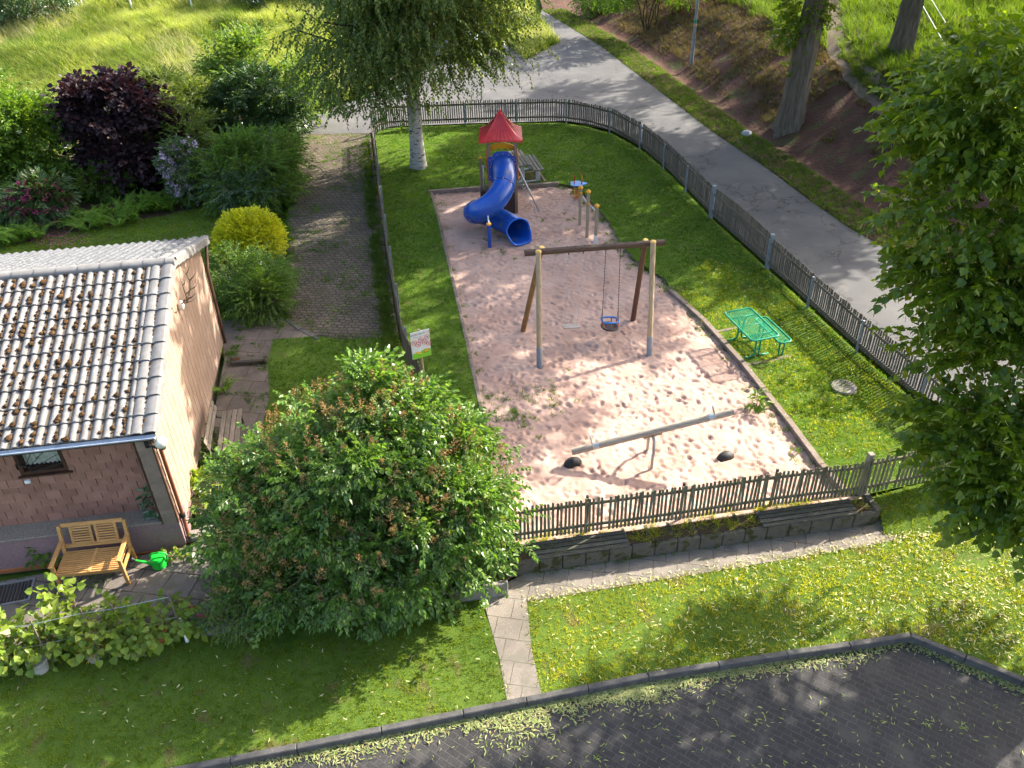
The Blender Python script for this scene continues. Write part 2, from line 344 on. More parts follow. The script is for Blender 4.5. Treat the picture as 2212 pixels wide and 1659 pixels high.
def inpoly(x, y, poly):
    x = np.asarray(x); y = np.asarray(y); r = np.zeros(x.shape, bool); n = len(poly)
    for i in range(n):
        x1, y1 = poly[i]; x2, y2 = poly[(i+1) % n]
        if y1 == y2: continue
        c = ((y1 > y) != (y2 > y)) & (x < (x2-x1)*(y-y1)/(y2-y1)+x1); r ^= c
    return r
def pw(*px, z=0.): return [tuple(W(x, y, z)[:2]) for x, y in px]
def pat(*px): return [tuple(at(x, y)[:2]) for x, y in px]
def patch(name, poly, zf, dz, mat, res=.5, jag=0, kind='structure', rough=0):
    B = []
    for i in range(len(poly)):
        a = np.array(poly[i]); b = np.array(poly[(i+1) % len(poly)]); k = max(1, int(np.linalg.norm(b-a)/min(res, .35)))
        for j in range(k):
            p = a+(b-a)*j/k
            if jag: p = p+RG.uniform(-jag, jag, 2)
            B.append(p)
    B = np.array(B); x0, y0 = B.min(0); x1, y1 = B.max(0)
    gx, gy = np.meshgrid(np.arange(x0, x1, res)+.013, np.arange(y0, y1, res)+.017); gx = gx.ravel(); gy = gy.ravel()
    k = inpoly(gx, gy, B); pts = [Vector(p) for p in B]+[Vector((float(a), float(b))) for a, b in zip(gx[k], gy[k])]
    r = delaunay_2d_cdt(pts, [], [list(range(len(B)))], 1, 1e-4)
    V = np.array([(v.x, v.y) for v in r[0]]); z = zf(V[:, 0], V[:, 1])+dz
    F = []
    for f in r[2]:
        a, b, c = (V[i] for i in f[:3]); F.append(tuple(f) if (b[0]-a[0])*(c[1]-a[1])-(b[1]-a[1])*(c[0]-a[0]) > 0 else tuple(f)[::-1])
    o = npmesh(name, np.column_stack([V, z]), F, [mat], smooth=True); o['kind'] = kind; return o
Z0 = lambda x, y: np.zeros(np.shape(x))

# scattering of small pieces: one template, many placements, one mesh
def leaf_tpl(L=.08, Wd=.06, fold=.18, droop=.15):
    V = np.array([[0, 0, 0], [.22*L, .5*Wd, fold*Wd], [.62*L, .40*Wd, fold*Wd*.7-droop*L*.4], [L, 0, -droop*L], [.62*L, -.40*Wd, fold*Wd*.7-droop*L*.4], [.22*L, -.5*Wd, fold*Wd]])
    return V, np.array([[0, 3, 2, 1], [0, 5, 4, 3]])
def frames(D, Nn):
    D = D/np.linalg.norm(D, axis=1)[:, None]; Sd = np.cross(Nn, D); l = np.linalg.norm(Sd, axis=1)[:, None]; Sd = Sd/np.maximum(l, 1e-6)
    return np.stack([D, Sd, np.cross(D, Sd)], 1)      # rows = axes
def place(tpl, A, T, sc=None):
    V, F = tpl; n = len(T)
    X = np.einsum('ki,nij->nkj', V, A)
    if sc is not None: X = X*sc[:, None, None]
    X = X+T[:, None, :]
    Fi = (F[None]+(np.arange(n)*len(V))[:, None, None]).reshape(-1, F.shape[1])
    return X.reshape(-1, 3), Fi
def joinm(parts):     # [(V,F,matindex)]
    VV = []; LL = []; TT = []; MM = []; n = 0
    for V, F, mi in parts:
        VV.append(V); LL.append((F+n).ravel()); TT.append(np.full(len(F), F.shape[1])); MM.append(np.full(len(F), mi)); n += len(V)
    return np.concatenate(VV), np.concatenate(LL), np.concatenate(TT), np.concatenate(MM)
def rdir(n, rg):
    v = rg.normal(size=(n, 3)); return v/np.linalg.norm(v, axis=1)[:, None]
def spray_tpl(nleaf, length, leaf, rg, droop=.5, spread=60, bracts=None, jitter=.3):
    """one shoot along +X: alternate leaves, hanging a little, returns leaf V,F and (optionally) bract V,F and stem"""
    t = np.linspace(.12, 1, nleaf); P = np.stack([t*length, np.zeros(nleaf), -droop*length*t**2*.6], 1)
    sgn = np.where(np.arange(nleaf) % 2, 1, -1); az = np.radians(spread*(1-.55*t))*sgn+rg.normal(0, jitter*.6, nleaf)
    D = np.stack([np.cos(az), np.sin(az), -.25-.35*rg.random(nleaf)], 1); Nn = np.stack([rg.normal(0, jitter, nleaf), rg.normal(0, jitter, nleaf)+.25*sgn, np.ones(nleaf)], 1)
    V, F = place(leaf, frames(D, Nn), P, rg.uniform(.7, 1.2, nleaf))
    out = [(V, F, 0)]
    if bracts is not None:
        k = max(1, int(nleaf*bracts)); ii = rg.integers(0, nleaf, k); D = np.stack([rg.normal(.2, .4, k), rg.normal(0, .4, k), -np.ones(k)*.9], 1)
        V2, F2 = place(leaf_tpl(.085, .02, .1, .1), frames(D, rdir(k, rg)), P[ii]+[0, 0, -.02]); out.append((V2, F2, 1))
    st = np.array([[0, .004, 0], [0, -.004, 0], [length*.55, -.003, -droop*length*.18], [length*.55, .003, -droop*length*.18], [length, 0, -droop*length*.6], [length*.98, 0.001, -droop*length*.58]])
    out.append((st, np.array([[0, 1, 2, 3], [3, 2, 4, 5]]), 2))
    return out
def grow(sprays, pos, dirs, rg, upb=.35, sc=(.8, 1.2)):
    """place shoots at pos pointing along dirs; returns list for joinm"""
    n = len(pos); which = rg.integers(0, len(sprays), n); parts = []
    Nn = rdir(n, rg)*.45+[0, 0, 1.]; s = rg.uniform(*sc, n)
    for k, sp in enumerate(sprays):
        i = which == k
        if not i.any(): continue
        A = frames(dirs[i], Nn[i])
        for V, F, mi in sp:
            v, f = place((V, F), A, pos[i], s[i]); parts.append((v, f, mi))
    return parts
def lobes_points(lobes, n, rg, shell=.55, clump=.0, zmin=None, nclump=0, cr=.5):
    """random points near the surface of a union of ellipsoids; lobes = [(c, r, weight)]"""
    w = np.array([l[2] for l in lobes], float); w /= w.sum()
    def pts(k, sh):
        j = rg.choice(len(lobes), k, p=w); C = np.array([l[0] for l in lobes], float)[j]; R = np.array([np.ones(3)*l[1] for l in lobes], float)[j]
        d = rdir(k, rg); rr = sh+(1-sh)*rg.random(k)**.5; return C+d*R*rr[:, None], d
    if nclump:
        cc, cd = pts(nclump, shell); i = rg.integers(0, nclump, n); d = rdir(n, rg); d[:, 2] = np.abs(d[:, 2])*.8-.15
        size = cr*rg.uniform(.6, 1.25, nclump)[i]; P = cc[i]+d*size[:, None]*np.array([1, 1, .6])*(rg.random(n)**.6)[:, None]; D = d*.8+cd[i]*.6
    else:
        P, D = pts(n, shell)
    if zmin is not None: k = P[:, 2] > zmin+.05*rg.random(len(P)); P = P[k]; D = D[k]
    return P, D
def crown(name, parent, lobes, n, leaf, mats, seed, nleaf=7, length=.35, droop=.5, bracts=None, shell=.55, nclump=0, cr=.5, zmin=None, nt=5, outward=.8, keep=None, sc=(.75, 1.25), spread=60, jitter=.3, extra=None):
    rg = np.random.default_rng(seed); sp = [spray_tpl(nleaf, length, leaf, rg, droop, spread, bracts, jitter) for _ in range(nt)]
    P, D = lobes_points(lobes, n, rg, shell, zmin=zmin, nclump=nclump, cr=cr)
    if keep is not None: k = keep(P); P = P[k]; D = D[k]
    D = D*outward+rdir(len(P), rg)*.45+[0, 0, .1]
    parts = grow(sp, P, D, rg, sc=sc)
    if extra: parts += extra(rg)
    V, Lp, T, Mi = joinm(parts)
    return npmesh(name, V, None, mats, parent, False, Lp, T, Mi)
def blades(xy, zf, n_per, h, w, lean, rg, wind=(0, 0)):
    """grass blades: n_per triangles round every point"""
    k = len(xy)*n_per; base = np.repeat(xy, n_per, 0)+rg.normal(0, .02, (k, 2)); z = zf(base[:, 0], base[:, 1]); a = rg.random(k)*2*pi
    hh = h*rg.uniform(.55, 1.25, k); d = np.stack([np.cos(a), np.sin(a)], 1); ln = rg.normal(0, lean, (k, 2))+np.asarray(wind)
    p0 = np.column_stack([base+d*w/2, z-.005]); p1 = np.column_stack([base-d*w/2, z-.005]); p2 = np.column_stack([base+ln*hh[:, None], z+hh*rg.uniform(.75, 1, k)])
    return np.stack([p0, p1, p2], 1).reshape(-1, 3), np.arange(3*k).reshape(-1, 3)
def rand_in(poly, n, rg):
    p = np.array(poly); lo, hi = p.min(0), p.max(0); q = rg.uniform(lo, hi, (n, 2)); return q[inpoly(q[:, 0], q[:, 1], poly)]
def grass(name, poly, dens, n_per, h, w, lean, mat, zf=hz, dz=0, seed=1, hole=None, patchy=0, wind=(0, 0), extra=None):
    rg = np.random.default_rng(seed); p = np.array(poly); area = np.prod(p.max(0)-p.min(0)); q = rand_in(poly, int(area*dens), rg)
    if hole is not None: q = q[~inpoly(q[:, 0], q[:, 1], hole)]
    if patchy: q = q[vnoise(q[:, 0], q[:, 1], 1.3, 9)*.6+vnoise(q[:, 0], q[:, 1], 4., 11)*.4 > patchy*rg.uniform(.5, 1.4, len(q))]
    if extra is not None: q = np.concatenate([q, extra])
    V, F = blades(q, lambda x, y: zf(x, y)+dz, n_per, h, w, lean, rg, wind)
    o = npmesh(name, V, None, [mat], None, False, F.ravel(), np.full(len(F), 3)); o['kind'] = 'stuff'
    return o

# ------------------------------------------------------------------ the ground and what covers it
def ground_sheet():
    xs = np.concatenate([np.arange(-150, -40, 10), np.arange(-40, 45, .5), np.arange(45, 160, 10)]); ys = np.concatenate([np.arange(-60, 0, 6), np.arange(0, 62, .5), np.arange(62, 220, 10)])
    X, Y = np.meshgrid(xs, ys); z = hz(X, Y)-.22; z = np.where((Y < 9) & (X > -3), z-.15, z)
    V = np.column_stack([X.ravel(), Y.ravel(), z.ravel()]); n = len(xs); i = np.arange(len(ys)-1)[:, None]*n+np.arange(n-1)[None]; i = i.ravel()
    F = np.stack([i, i+1, i+n+1, i+n], 1); o = npmesh('ground', V, None, [M['lawn']], None, True, F.ravel(), np.full(len(F), 4)); o['kind'] = 'structure'
ground_sheet()
SAND = pw((928, 412), (945, 470), (975, 600), (1005, 730), (1035, 870), (1060, 980), (1085, 1085), (1108, 1174), (1300, 1150), (1480, 1125), (1600, 1105), (1835, 1072), (1772, 1002), (1700, 905), (1600, 780), (1520, 690), (1450, 628),
          (1440, 605), (1400, 580), (1370, 560), (1340, 522), (1318, 480), (1290, 450), (1262, 420), (1240, 403), (1205, 396))
LAWN = [tuple(p) for p in FENCE_L[::-1]]+[tuple(p) for p in FENCE_B]+[tuple(p) for p in FENCE_R]+[tuple(p) for p in FENCE_F[::-1][1:3]]
sandi = pw((1772, 1002), (1700, 905), (1600, 780), (1520, 690), (1450, 628), (1440, 605), (1400, 580), (1370, 560), (1340, 522), (1318, 480), (1290, 450), (1262, 420), (1240, 403), (1205, 396), (928, 412), (945, 470), (975, 600), (1005, 730), (1035, 870), (1060, 980), (1085, 1085), (1108, 1160))
LAWN = LAWN+pw((1838, 1066))+sandi
patch('playground_lawn', LAWN, Z0, 0, M['lawn'], .5)

def sand():
    st = .033; p = np.array(SAND); x0, y0 = p.min(0)-.3; x1, y1 = p.max(0)+.3
    xs = np.arange(x0, x1, st); ys = np.arange(y0, y1, st); X, Y = np.meshgrid(xs, ys); Z = -.07+.05*(vnoise(X, Y, .7, 1)-.5)+.028*(vnoise(X, Y, 2.6, 2)-.5)+.016*(vnoise(X, Y, 6, 4)-.5)+.012*(vnoise(X, Y, 13, 6)-.5)
    rg = np.random.default_rng(5); n = 6800
    for k in range(n):
        cx = rg.uniform(x0, x1); cy = rg.uniform(y0, y1); a = rg.uniform(.03, .105); b = a*rg.uniform(.35, .75); th = rg.normal(2.2, .6); dp = rg.uniform(.003, .024)*(.6 if cy > 19 else 1. if cy > 15.5 else 1.2)
        i0 = max(int((cx-x0-.32)/st), 0); i1 = int((cx-x0+.32)/st); j0 = max(int((cy-y0-.32)/st), 0); j1 = int((cy-y0+.32)/st)
        xx = X[j0:j1, i0:i1]-cx; yy = Y[j0:j1, i0:i1]-cy
        if xx.size == 0: continue
        u = (xx*cos(th)+yy*sin(th))/a; v = (-xx*sin(th)+yy*cos(th))/b; r = np.sqrt(u*u+v*v)
        Z[j0:j1, i0:i1] += dp*(-1.15*np.exp(-r**4*.8)+.42*np.exp(-(r-1.5)**2*5))
    for cx, cy, a_, d_ in ((1.25, 15.9, .55, .07), (2.2, 16.2, .5, .05), (.3, 21.3, .5, .05)): Z -= d_*np.exp(-(((X-cx)/a_)**2+((Y-cy)/(a_*.7))**2))
    mask = inpoly(X, Y, SAND)
    for _ in range(6): m2 = mask.copy(); m2[1:] |= mask[:-1]; m2[:-1] |= mask[1:]; m2[:, 1:] |= mask[:, :-1]; m2[:, :-1] |= mask[:, 1:]; mask = m2
    n = len(xs); i = (np.arange(len(ys)-1)[:, None]*n+np.arange(n-1)[None]); i = i[mask[:-1, :-1]]
    F = np.stack([i, i+1, i+n+1, i+n], 1); used = np.unique(F); mp = np.zeros(X.size, int); mp[used] = np.arange(len(used))
    V = np.column_stack([X.ravel(), Y.ravel(), Z.ravel()])[used]; F = mp[F]
    mt = surf('pink play sand', (.335, .215, .172), (.465, .325, .265), 1.1, .95, (.28, .17, .13), 9, .55, .012, .12, bscale=95, f3=.64)
    o = npmesh('sand', V, None, [mt], None, True, F.ravel(), np.full(len(F), 4)); o['kind'] = 'structure'
sand()
# tarmac, driveway, paths
fo = lambda P, o: [tuple(p) for p in P]
asph = surf('old asphalt', (.068, .068, .072), (.11, .107, .105), .7, .9, (.14, .132, .124), 1.6, .55, .006, .25, bscale=130, f3=.60)
def cracks(mt):
    nt = mt.node_tree; N, L = nt.nodes, nt.links; P = N['Principled BSDF']; tc = N.new('ShaderNodeTexCoord')
    n = noise(N, L, tc.outputs['Object'], 1.5, 4); mm = N.new('ShaderNodeVectorMath'); mm.operation = 'SCALE'; mm.inputs['Scale'].default_value = 1.2; L.new(n.outputs['Color'], mm.inputs[0])
    ad = N.new('ShaderNodeVectorMath'); L.new(tc.outputs['Object'], ad.inputs[0]); L.new(mm.outputs[0], ad.inputs[1])
    v = N.new('ShaderNodeTexVoronoi'); v.feature = 'DISTANCE_TO_EDGE'; v.inputs['Scale'].default_value = .55; L.new(ad.outputs[0], v.inputs['Vector'])
    r = ramp(N, [(0, (.35, .33, .3)), (.016, (1, 1, 1))]); L.new(v.outputs['Distance'], r.inputs[0])
    n2 = noise(N, L, tc.outputs['Object'], .45, 2); r2 = ramp(N, [(.45, (1, 1, 1)), (.55, (0, 0, 0))]); L.new(n2.outputs[0], r2.inputs[0])
    c0 = P.inputs['Base Color'].links[0].from_socket; cm = mixc(N, L, r2.outputs[0], r.outputs[0], (1, 1, 1))
    n3 = noise(N, L, tc.outputs['Object'], 160, 2); r3 = ramp(N, [(.35, (.75, .75, .75)), (.68, (1.3, 1.3, 1.3))]); L.new(n3.outputs[0], r3.inputs[0])
    L.new(mixc(N, L, 1., mixc(N, L, 1., c0, cm, 'MULTIPLY'), r3.outputs[0], 'MULTIPLY'), P.inputs['Base Color'])
cracks(asph)
ROAD = [tuple(p) for p in ROADR]+[(9.45, 11.6)]+[tuple(p+[.22, .05]) for p in FENCE_R[::-1][1:]]+[tuple(p+[.25, .15]) for p in FENCE_B[::-1][:-1]]+pw((806, 288), (640, 291), (560, 292), (560, 240), (650, 238), (700, 236), (780, 215), (830, 180), (900, 100), (1000, 62), (1080, 75), (1135, 130), (1212, 90), (1165, 45))
patch('road', ROAD, lambda x, y: hz(x, y)*(np.asarray(y) > 33.5)*0, .012, asph, .8)
DRIVE = pw((640, 291), (800, 288), (806, 340), (818, 430), (833, 550), (849, 650), (862, 728), (742, 734), (700, 728), (640, 706), (612, 690), (612, 600), (620, 480), (632, 380))
patch('driveway', DRIVE, hz, .006, paver('worn cobbles', (.10, .080, .06), (.145, .116, .09), (.05, .045, .024), .17, .12, .12, 1, .016, .016, .95, (.07, .064, .032), .18, .8), .5)
GPATH = pw((480, 702), (612, 690), (640, 706), (700, 728), (686, 736), (592, 742), (580, 790), (582, 860), (560, 930), (470, 1010), (455, 1160), (405, 1180), (440, 980), (487, 785), z=-.12)
patch('garden_path', GPATH, hz, .004, paver('exposed aggregate slabs', (.12, .10, .085), (.145, .12, .10), (.07, .06, .04), .5, .5, .14, 1, .010, .008, .95, (.085, .07, .055), .03), .5)
PATIO = pw((-160, 1285), (0, 1257), (405, 1182), (480, 1165), (560, 1230), (480, 1340), (415, 1352), (200, 1385), (0, 1402), (-160, 1425), z=-.3)
patch('patio', PATIO, hz, .010, paver('patio aggregate slabs', (.15, .13, .11), (.18, .155, .135), (.075, .065, .045), .5, .5, .17, 1, .014, .008, .95, (.12, .11, .08), .02), .5)
GLAWN = [tuple(p) for p in FENCE_L[::-1] if p[1] < 17.5]+pw((855, 722), (742, 734), (686, 736), (592, 742), (580, 790), (582, 860), (560, 930), (470, 1010), (455, 1160), (480, 1165), (560, 1230), (480, 1340), (600, 1420), (1035, 1290), (1100, 1190), z=-.12)
patch('side_lawn', GLAWN, hz, .0, M['lawn'], .5)
FLAWN = pw((1036, 1290), (1000, 1300), (600, 1400), (480, 1340), (415, 1352), (200, 1388), (0, 1405), (-160, 1428), (-160, 1755), (350, 1666), (640, 1610), (1000, 1537), (1104, 1518), (1082, 1420), z=-.3)
patch('front_lawn', FLAWN, hz, .002, M['lawn'], .5)
RLAWN = pw((1132, 1292), (1300, 1266), (1600, 1218), (1900, 1168), (2000, 1110), (2100, 1085), (2212, 1075), (2330, 1110), (2330, 1512), (2212, 1462), (1968, 1366), (1700, 1408), (1400, 1456), (1164, 1498), (1144, 1400), z=-.3)
patch('right_lawn', RLAWN, hz, .0, M['lawn'], .5)
VRG = [(6.2, 11.2), (6.5, 11.0), (6.45, 10.6), (9.4, 9.9), (10.5, 10.3), (9.4, 12.2), (7.5, 11.6)]
patch('corner_lawn', VRG, lambda x, y: -.02-.29*sst(11.4, 10.3, np.asarray(y)-.12*(np.asarray(x)-6)), 0, M['lawn'], .3)
CPATH = pw((1030, 1293), (1132, 1240), (1300, 1215), (1600, 1170), (1900, 1122), (2020, 1105), (2120, 1095), (2120, 1130), (2040, 1136), (1900, 1174), (1600, 1225), (1300, 1274), (1138, 1300), (1148, 1400), (1170, 1500), (1098, 1528), (1078, 1420), (1046, 1305), z=-.3)
patch('concrete_path', CPATH, hz, .008, paver('concrete path slabs', (.19, .165, .14), (.225, .195, .165), (.10, .09, .065), .4, .4, .19, 1, .007, .008, .9, (.14, .125, .10), .03), .4)
PARK = [(-20, -8), (25, -8), (25, 2)]+pw((2330, 1520), (2212, 1472), (1968, 1374), (1400, 1462), (1000, 1542), (640, 1616), (350, 1672), (-160, 1765), (-900, 1900), z=-.3)
patch('parking_area', PARK, Z0, -.40, paver('dark block paving', (.034, .033, .034), (.045, .043, .043), (.068, .064, .06), .2, .1, .62, 1, .008, .004, .85, (.060, .056, .051), .01, .8), .6)
def strip_blocks(name, px, z, wdt, hgt, ln, mat, gap=.006, world=None, zf=None, jit=.004):
    P = np.array(world) if world is not None else np.array([W(x, y, z) for x, y in px])[:, :2]; mb = MB()
    for a, b in zip(P[:-1], P[1:]):
        L = np.linalg.norm(b-a); k = max(1, round(L/ln)); d = (b-a)/L
        for i in range(k):
            c = a+d*L*(i+.5)/k; zz = (zf(c[0], c[1]) if zf else z)+RG.normal(0, jit)
            mb.box((c[0], c[1], zz-hgt/2), (L/k-gap, wdt, hgt), np.array([[d[0], d[1], 0], [-d[1], d[0], 0], [0, 0, 1]]), bev=.012)
    o = mb.build(name, mat); o['kind'] = 'structure'; return o
strip_blocks('parking_kerb', [(-160, 1758), (350, 1667), (640, 1611), (1000, 1537), (1400, 1457), (1700, 1410), (1968, 1370), (2212, 1467), (2330, 1516)], -.265, .10, .22, 1., M['granite'])
strip_blocks('sand_edging', [(930, 410), (947, 470), (977, 600), (1007, 730), (1037, 870), (1062, 980), (1087, 1085), (1105, 1160)], .015, .09, .25, 1., M['kerb'])
strip_blocks('sand_edging', [(925, 411), (1040, 403), (1120, 399), (1207, 393)], .05, .12, .3, 1.1, M['kerb'])
strip_blocks('sand_edging', [(1448, 624), (1520, 688), (1602, 778), (1702, 903), (1776, 1002), (1830, 1062)], .03, .13, .3, 1., M['kerb'])
strip_blocks('bench_pad_edging', [(1130, 372), (1160, 368)], .03, .08, .2, 1., M['kerb'])
strip_blocks('bench_pad_edging', [(1162, 368), (1178, 391)], .03, .07, .2, 1., M['kerb'])
patch('bench_pad', pw((1060, 375), (1160, 368), (1177, 391), (1060, 398)), Z0, .012, M['soil'], .4)
strip_blocks('table_pad_edging', [(1603, 789), (1660, 779), (1712, 766)], .008, .10, .1, .5, M['kerb'])
strip_blocks('table_pad_edging', [(1548, 716), (1600, 706)], .008, .09, .1, .5, M['kerb'])
strip_blocks('drain_channel', [(620, 692), (648, 712), (688, 733)], 0, .1, .05, .5, M['granite'], zf=lambda x, y: hz(x, y)+.018)
# right of the road: verge, bank, track, meadow
dd = lambda d, o=0: [tuple(p+np.array([d*1.25, o])) for p in RO]
BANK = dd(.05)+[(2, 62), (45, 62), (45, 8), (11.5, 8)]
patch('bank', BANK, hz, .0, M['bank'], .3)
TRA = [at(*p)[:2] for p in [(1798, -10), (1790, 60), (1800, 120), (1845, 185), (1920, 245), (2010, 300), (2110, 370)]]
TRB = [at(*p)[:2] for p in [(1800, -10), (1808, 60), (1835, 120), (1900, 185), (1980, 240), (2070, 290), (2160, 350)]]
def ribbon(P, w, n=6):
    P = np.array(P, float)
    for _ in range(2):
        Q = [P[0]]
        for a, b in zip(P[:-1], P[1:]): Q += [a*.75+b*.25, a*.25+b*.75]
        P = np.array(Q+[P[-1]])
    T = np.gradient(P, axis=0); T /= np.linalg.norm(T, axis=1)[:, None]; Nn = np.column_stack([-T[:, 1], T[:, 0]]); jj = 1+.25*(RG.random(len(P))-.5)[:, None]
    return [tuple(p) for p in P+Nn*w*jj]+[tuple(p) for p in (P-Nn*w*jj)[::-1]]
RIB_A = ribbon(TRA, .21); RIB_B = ribbon(TRB, .21)
patch('dirt_track', RIB_A, hz, .012, M['track'], .3, jag=.05); patch('dirt_track', RIB_B, hz, .016, M['track'], .3, jag=.05)
# left: garden lawn and meadow
GARD = pw((-250, 560), (0, 535), (170, 500), (330, 470), (470, 440), (600, 440), (612, 690), (480, 702), (487, 785), (440, 640), (0, 640), (-250, 660))
patch('garden_lawn', GARD, hz, .0, M['lawn'], .6)
BEDS = pw((-250, 560), (0, 535), (170, 500), (330, 470), (470, 440), (600, 440), (640, 291), (640, 240), (560, 200), (0, 260), (-250, 280))
patch('shrub_bed', BEDS, hz, -.01, M['soil'], 1.)
MEAD = [(-45, 24), (-45, 66), (2, 66)]+[tuple(at(1150, 20)[:2])]+pw((1165, 45), (1212, 90), (1135, 130), (1080, 75), (1000, 62), (900, 100), (830, 180), (700, 236), (560, 242))+[(-14, 32), (-25, 26)]
patch('meadow', MEAD, hz, .0, M['lawn'], .8)

# grass, growing on it
G1 = dict(dens=330, n_per=5, h=.045, w=.012, lean=.55)
grass('lawn_grass', LAWN, mat=M['grass'], zf=Z0, seed=11, **G1)
rg0 = np.random.default_rng(3)
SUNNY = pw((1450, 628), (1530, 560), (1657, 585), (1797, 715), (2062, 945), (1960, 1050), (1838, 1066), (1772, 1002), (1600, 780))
grass('sun_toned_grass', SUNNY, 190, 6, .05, .012, .6, M['grassy'], Z0, seed=12, patchy=.45)  # extra blades in the sunlit tone, laid over the lawn where sun falls
tuf = np.array([W(1822+a, 838+b)[:2] for a, b in rg0.normal(0, 1, (90, 2))*[45, 18]+[-35, -8]]+[W(1815+a, 850+b)[:2] for a, b in rg0.normal(0, 1, (60, 2))*[30, 14]+[-30, 30]])
grass('grass_tufts', SUNNY, 1.2, 14, .15, .012, .6, M['lush'], Z0, seed=13, extra=tuf)
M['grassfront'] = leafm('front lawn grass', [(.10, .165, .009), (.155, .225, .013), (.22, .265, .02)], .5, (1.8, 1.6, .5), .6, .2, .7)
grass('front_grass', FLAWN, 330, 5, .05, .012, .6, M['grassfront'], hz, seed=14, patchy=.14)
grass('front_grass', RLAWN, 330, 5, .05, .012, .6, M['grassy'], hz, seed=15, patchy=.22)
grass('corner_grass', VRG, 300, 6, .05, .013, .6, M['grassfront'], lambda x, y: -.02-.29*sst(11.4, 10.3, np.asarray(y)-.12*(np.asarray(x)-6)), seed=151)
grass('side_grass', GLAWN, 300, 5, .05, .012, .6, M['grass'], hz, seed=16, patchy=.36)
grass('garden_grass', GARD, 200, 5, .05, .016, .6, M['grassfront'], hz, seed=17)
grass('meadow_grass', MEAD, 62, 8, .42, .03, .45, M['meadow'], hz, seed=18, wind=(-.35, -.12))
rgk = np.random.default_rng(77); q = rand_in(MEAD, 30000, rgk); q = q[vnoise(q[:, 0], q[:, 1], .55, 21) > .6]
V, F = blades(q, hz, 9, .62, .035, .5, rgk, (-.3, -.1)); o = npmesh('meadow_clumps', V, None, [M['lush']], None, False, F.ravel(), np.full(len(F), 3)); o['kind'] = 'stuff'
q = rand_in(MEAD, 26000, rgk); q = q[vnoise(q[:, 0]+.3*q[:, 1], q[:, 1], .4, 23) > .62]
M['seedgrass'] = leafm('pale seeding grass', [(.34, .31, .16), (.46, .42, .26), (.40, .40, .18)], .4, (1.2, 1.2, .9), .7, .2)
V, F = blades(q, hz, 4, .8, .022, .4, rgk, (-.35, -.1)); o = npmesh('meadow_seed_grass', V, None, [M['seedgrass']], None, False, F.ravel(), np.full(len(F), 3)); o['kind'] = 'stuff'
VERGE = dd(.0)+[tuple(p+np.array([1.35, .0])) for p in RO[::-1]]
grass('verge_grass', VERGE, 150, 6, .11, .016, .55, M['lush'], hz, seed=19)
UP = dd(4.8)+[(10, 60), (42, 60), (42, 14), (16, 14)]
gr = np.array(UP)
def notrack(q): return ~(inpoly(q[:, 0], q[:, 1], RIB_A) | inpoly(q[:, 0], q[:, 1], RIB_B))
rgm = np.random.default_rng(21); q = rand_in(UP, 62000, rgm); q = q[notrack(q)]; dq = road_d(q[:, 0], q[:, 1]); q = q[(q[:, 0]*.35+q[:, 1] < 64)]
V, F = blades(q, hz, 7, .42, .03, .45, rgm, (-.25, -.1)); o = npmesh('bank_meadow_grass', V, None, [M['lush']], None, False, F.ravel(), np.full(len(F), 3)); o['kind'] = 'stuff'
mid_ = [(np.array(a_)+np.array(b_))/2 for a_, b_ in zip(TRA[2:], TRB[2:])]; edge_ = [np.array(b_)*1.5-np.array(a_)*.5 for a_, b_ in zip(TRA[1:], TRB[1:])]; q = []
for P_, n_, sp_ in ((mid_, 420, .10), (edge_, 500, .22)):
    for a_, b_ in zip(P_[:-1], P_[1:]): t_ = rgm.random((n_ if P_ is mid_ else n_)//len(P_)*2)[:, None]; q.append(a_*(1-t_)+b_*t_+rgm.normal(0, sp_, (len(t_), 2)))
V, F = blades(np.concatenate(q), hz, 9, .16, .02, .6, rgm); o = npmesh('track_grass', V, None, [M['lush']], None, False, F.ravel(), np.full(len(F), 3)); o['kind'] = 'stuff'
ST = dd(1.7)+dd(5.2)[::-1]
q = rand_in(ST, 26000, rgm); dq = road_d(q[:, 0], q[:, 1]); k = (vnoise(q[:, 0], q[:, 1], 1.1, 8) > .40-.2*(dq-3)+.25*(q[:, 1] < 30)*(dq < 3.6)-.25*(q[:, 1] > 35)) & notrack(q); q = q[k]
V, F = blades(q, hz, 6, .20, .022, .6, rgm); o = npmesh('bank_dry_grass', V, None, [M['dry']], None, False, F.ravel(), np.full(len(F), 3)); o['kind'] = 'stuff'
def weeds(name, xy, mat, zf, n_per=10, h=.09, sp=.05, seed=3, w=.016):
    rg = np.random.default_rng(seed); P = np.repeat(xy, 4, 0)+rg.normal(0, sp, (len(xy)*4, 2)); V, F = blades(P, zf, n_per, h, w, .8, rg)
    o = npmesh(name, V, None, [mat], None, False, F.ravel(), np.full(len(F), 3)); o['kind'] = 'stuff'
rgw = np.random.default_rng(31)
ws = [W(1060+a*30, 530+b*20)[:2] for a, b in rgw.normal(0, 1, (16, 2))]+[W(1165+a*40, 850+b*28)[:2] for a, b in rgw.normal(0, 1, (26, 2))]+[W(1110+a*30, 890+b*22)[:2] for a, b in rgw.normal(0, 1, (22, 2))]+[W(1215+a*50, 480+b*30)[:2] for a, b in rgw.normal(0, 1, (10, 2))]
ws += [np.array(SAND)[i]*(1-t)+np.array(SAND)[i+1]*t+rgw.normal(0, .1, 2)+[.12, 0] for i in range(7) for t in rgw.random(9)]+[np.array(SAND)[i]*(1-t)+np.array(SAND)[i+1]*t+rgw.normal(0, .1, 2)-[.12, 0] for i in range(12, 25) for t in rgw.random(9)]
weeds('sand_weeds', np.array(ws), M['grass'], lambda x, y: np.zeros(np.shape(x))-.07, 6, .075, .05, 4, .014)
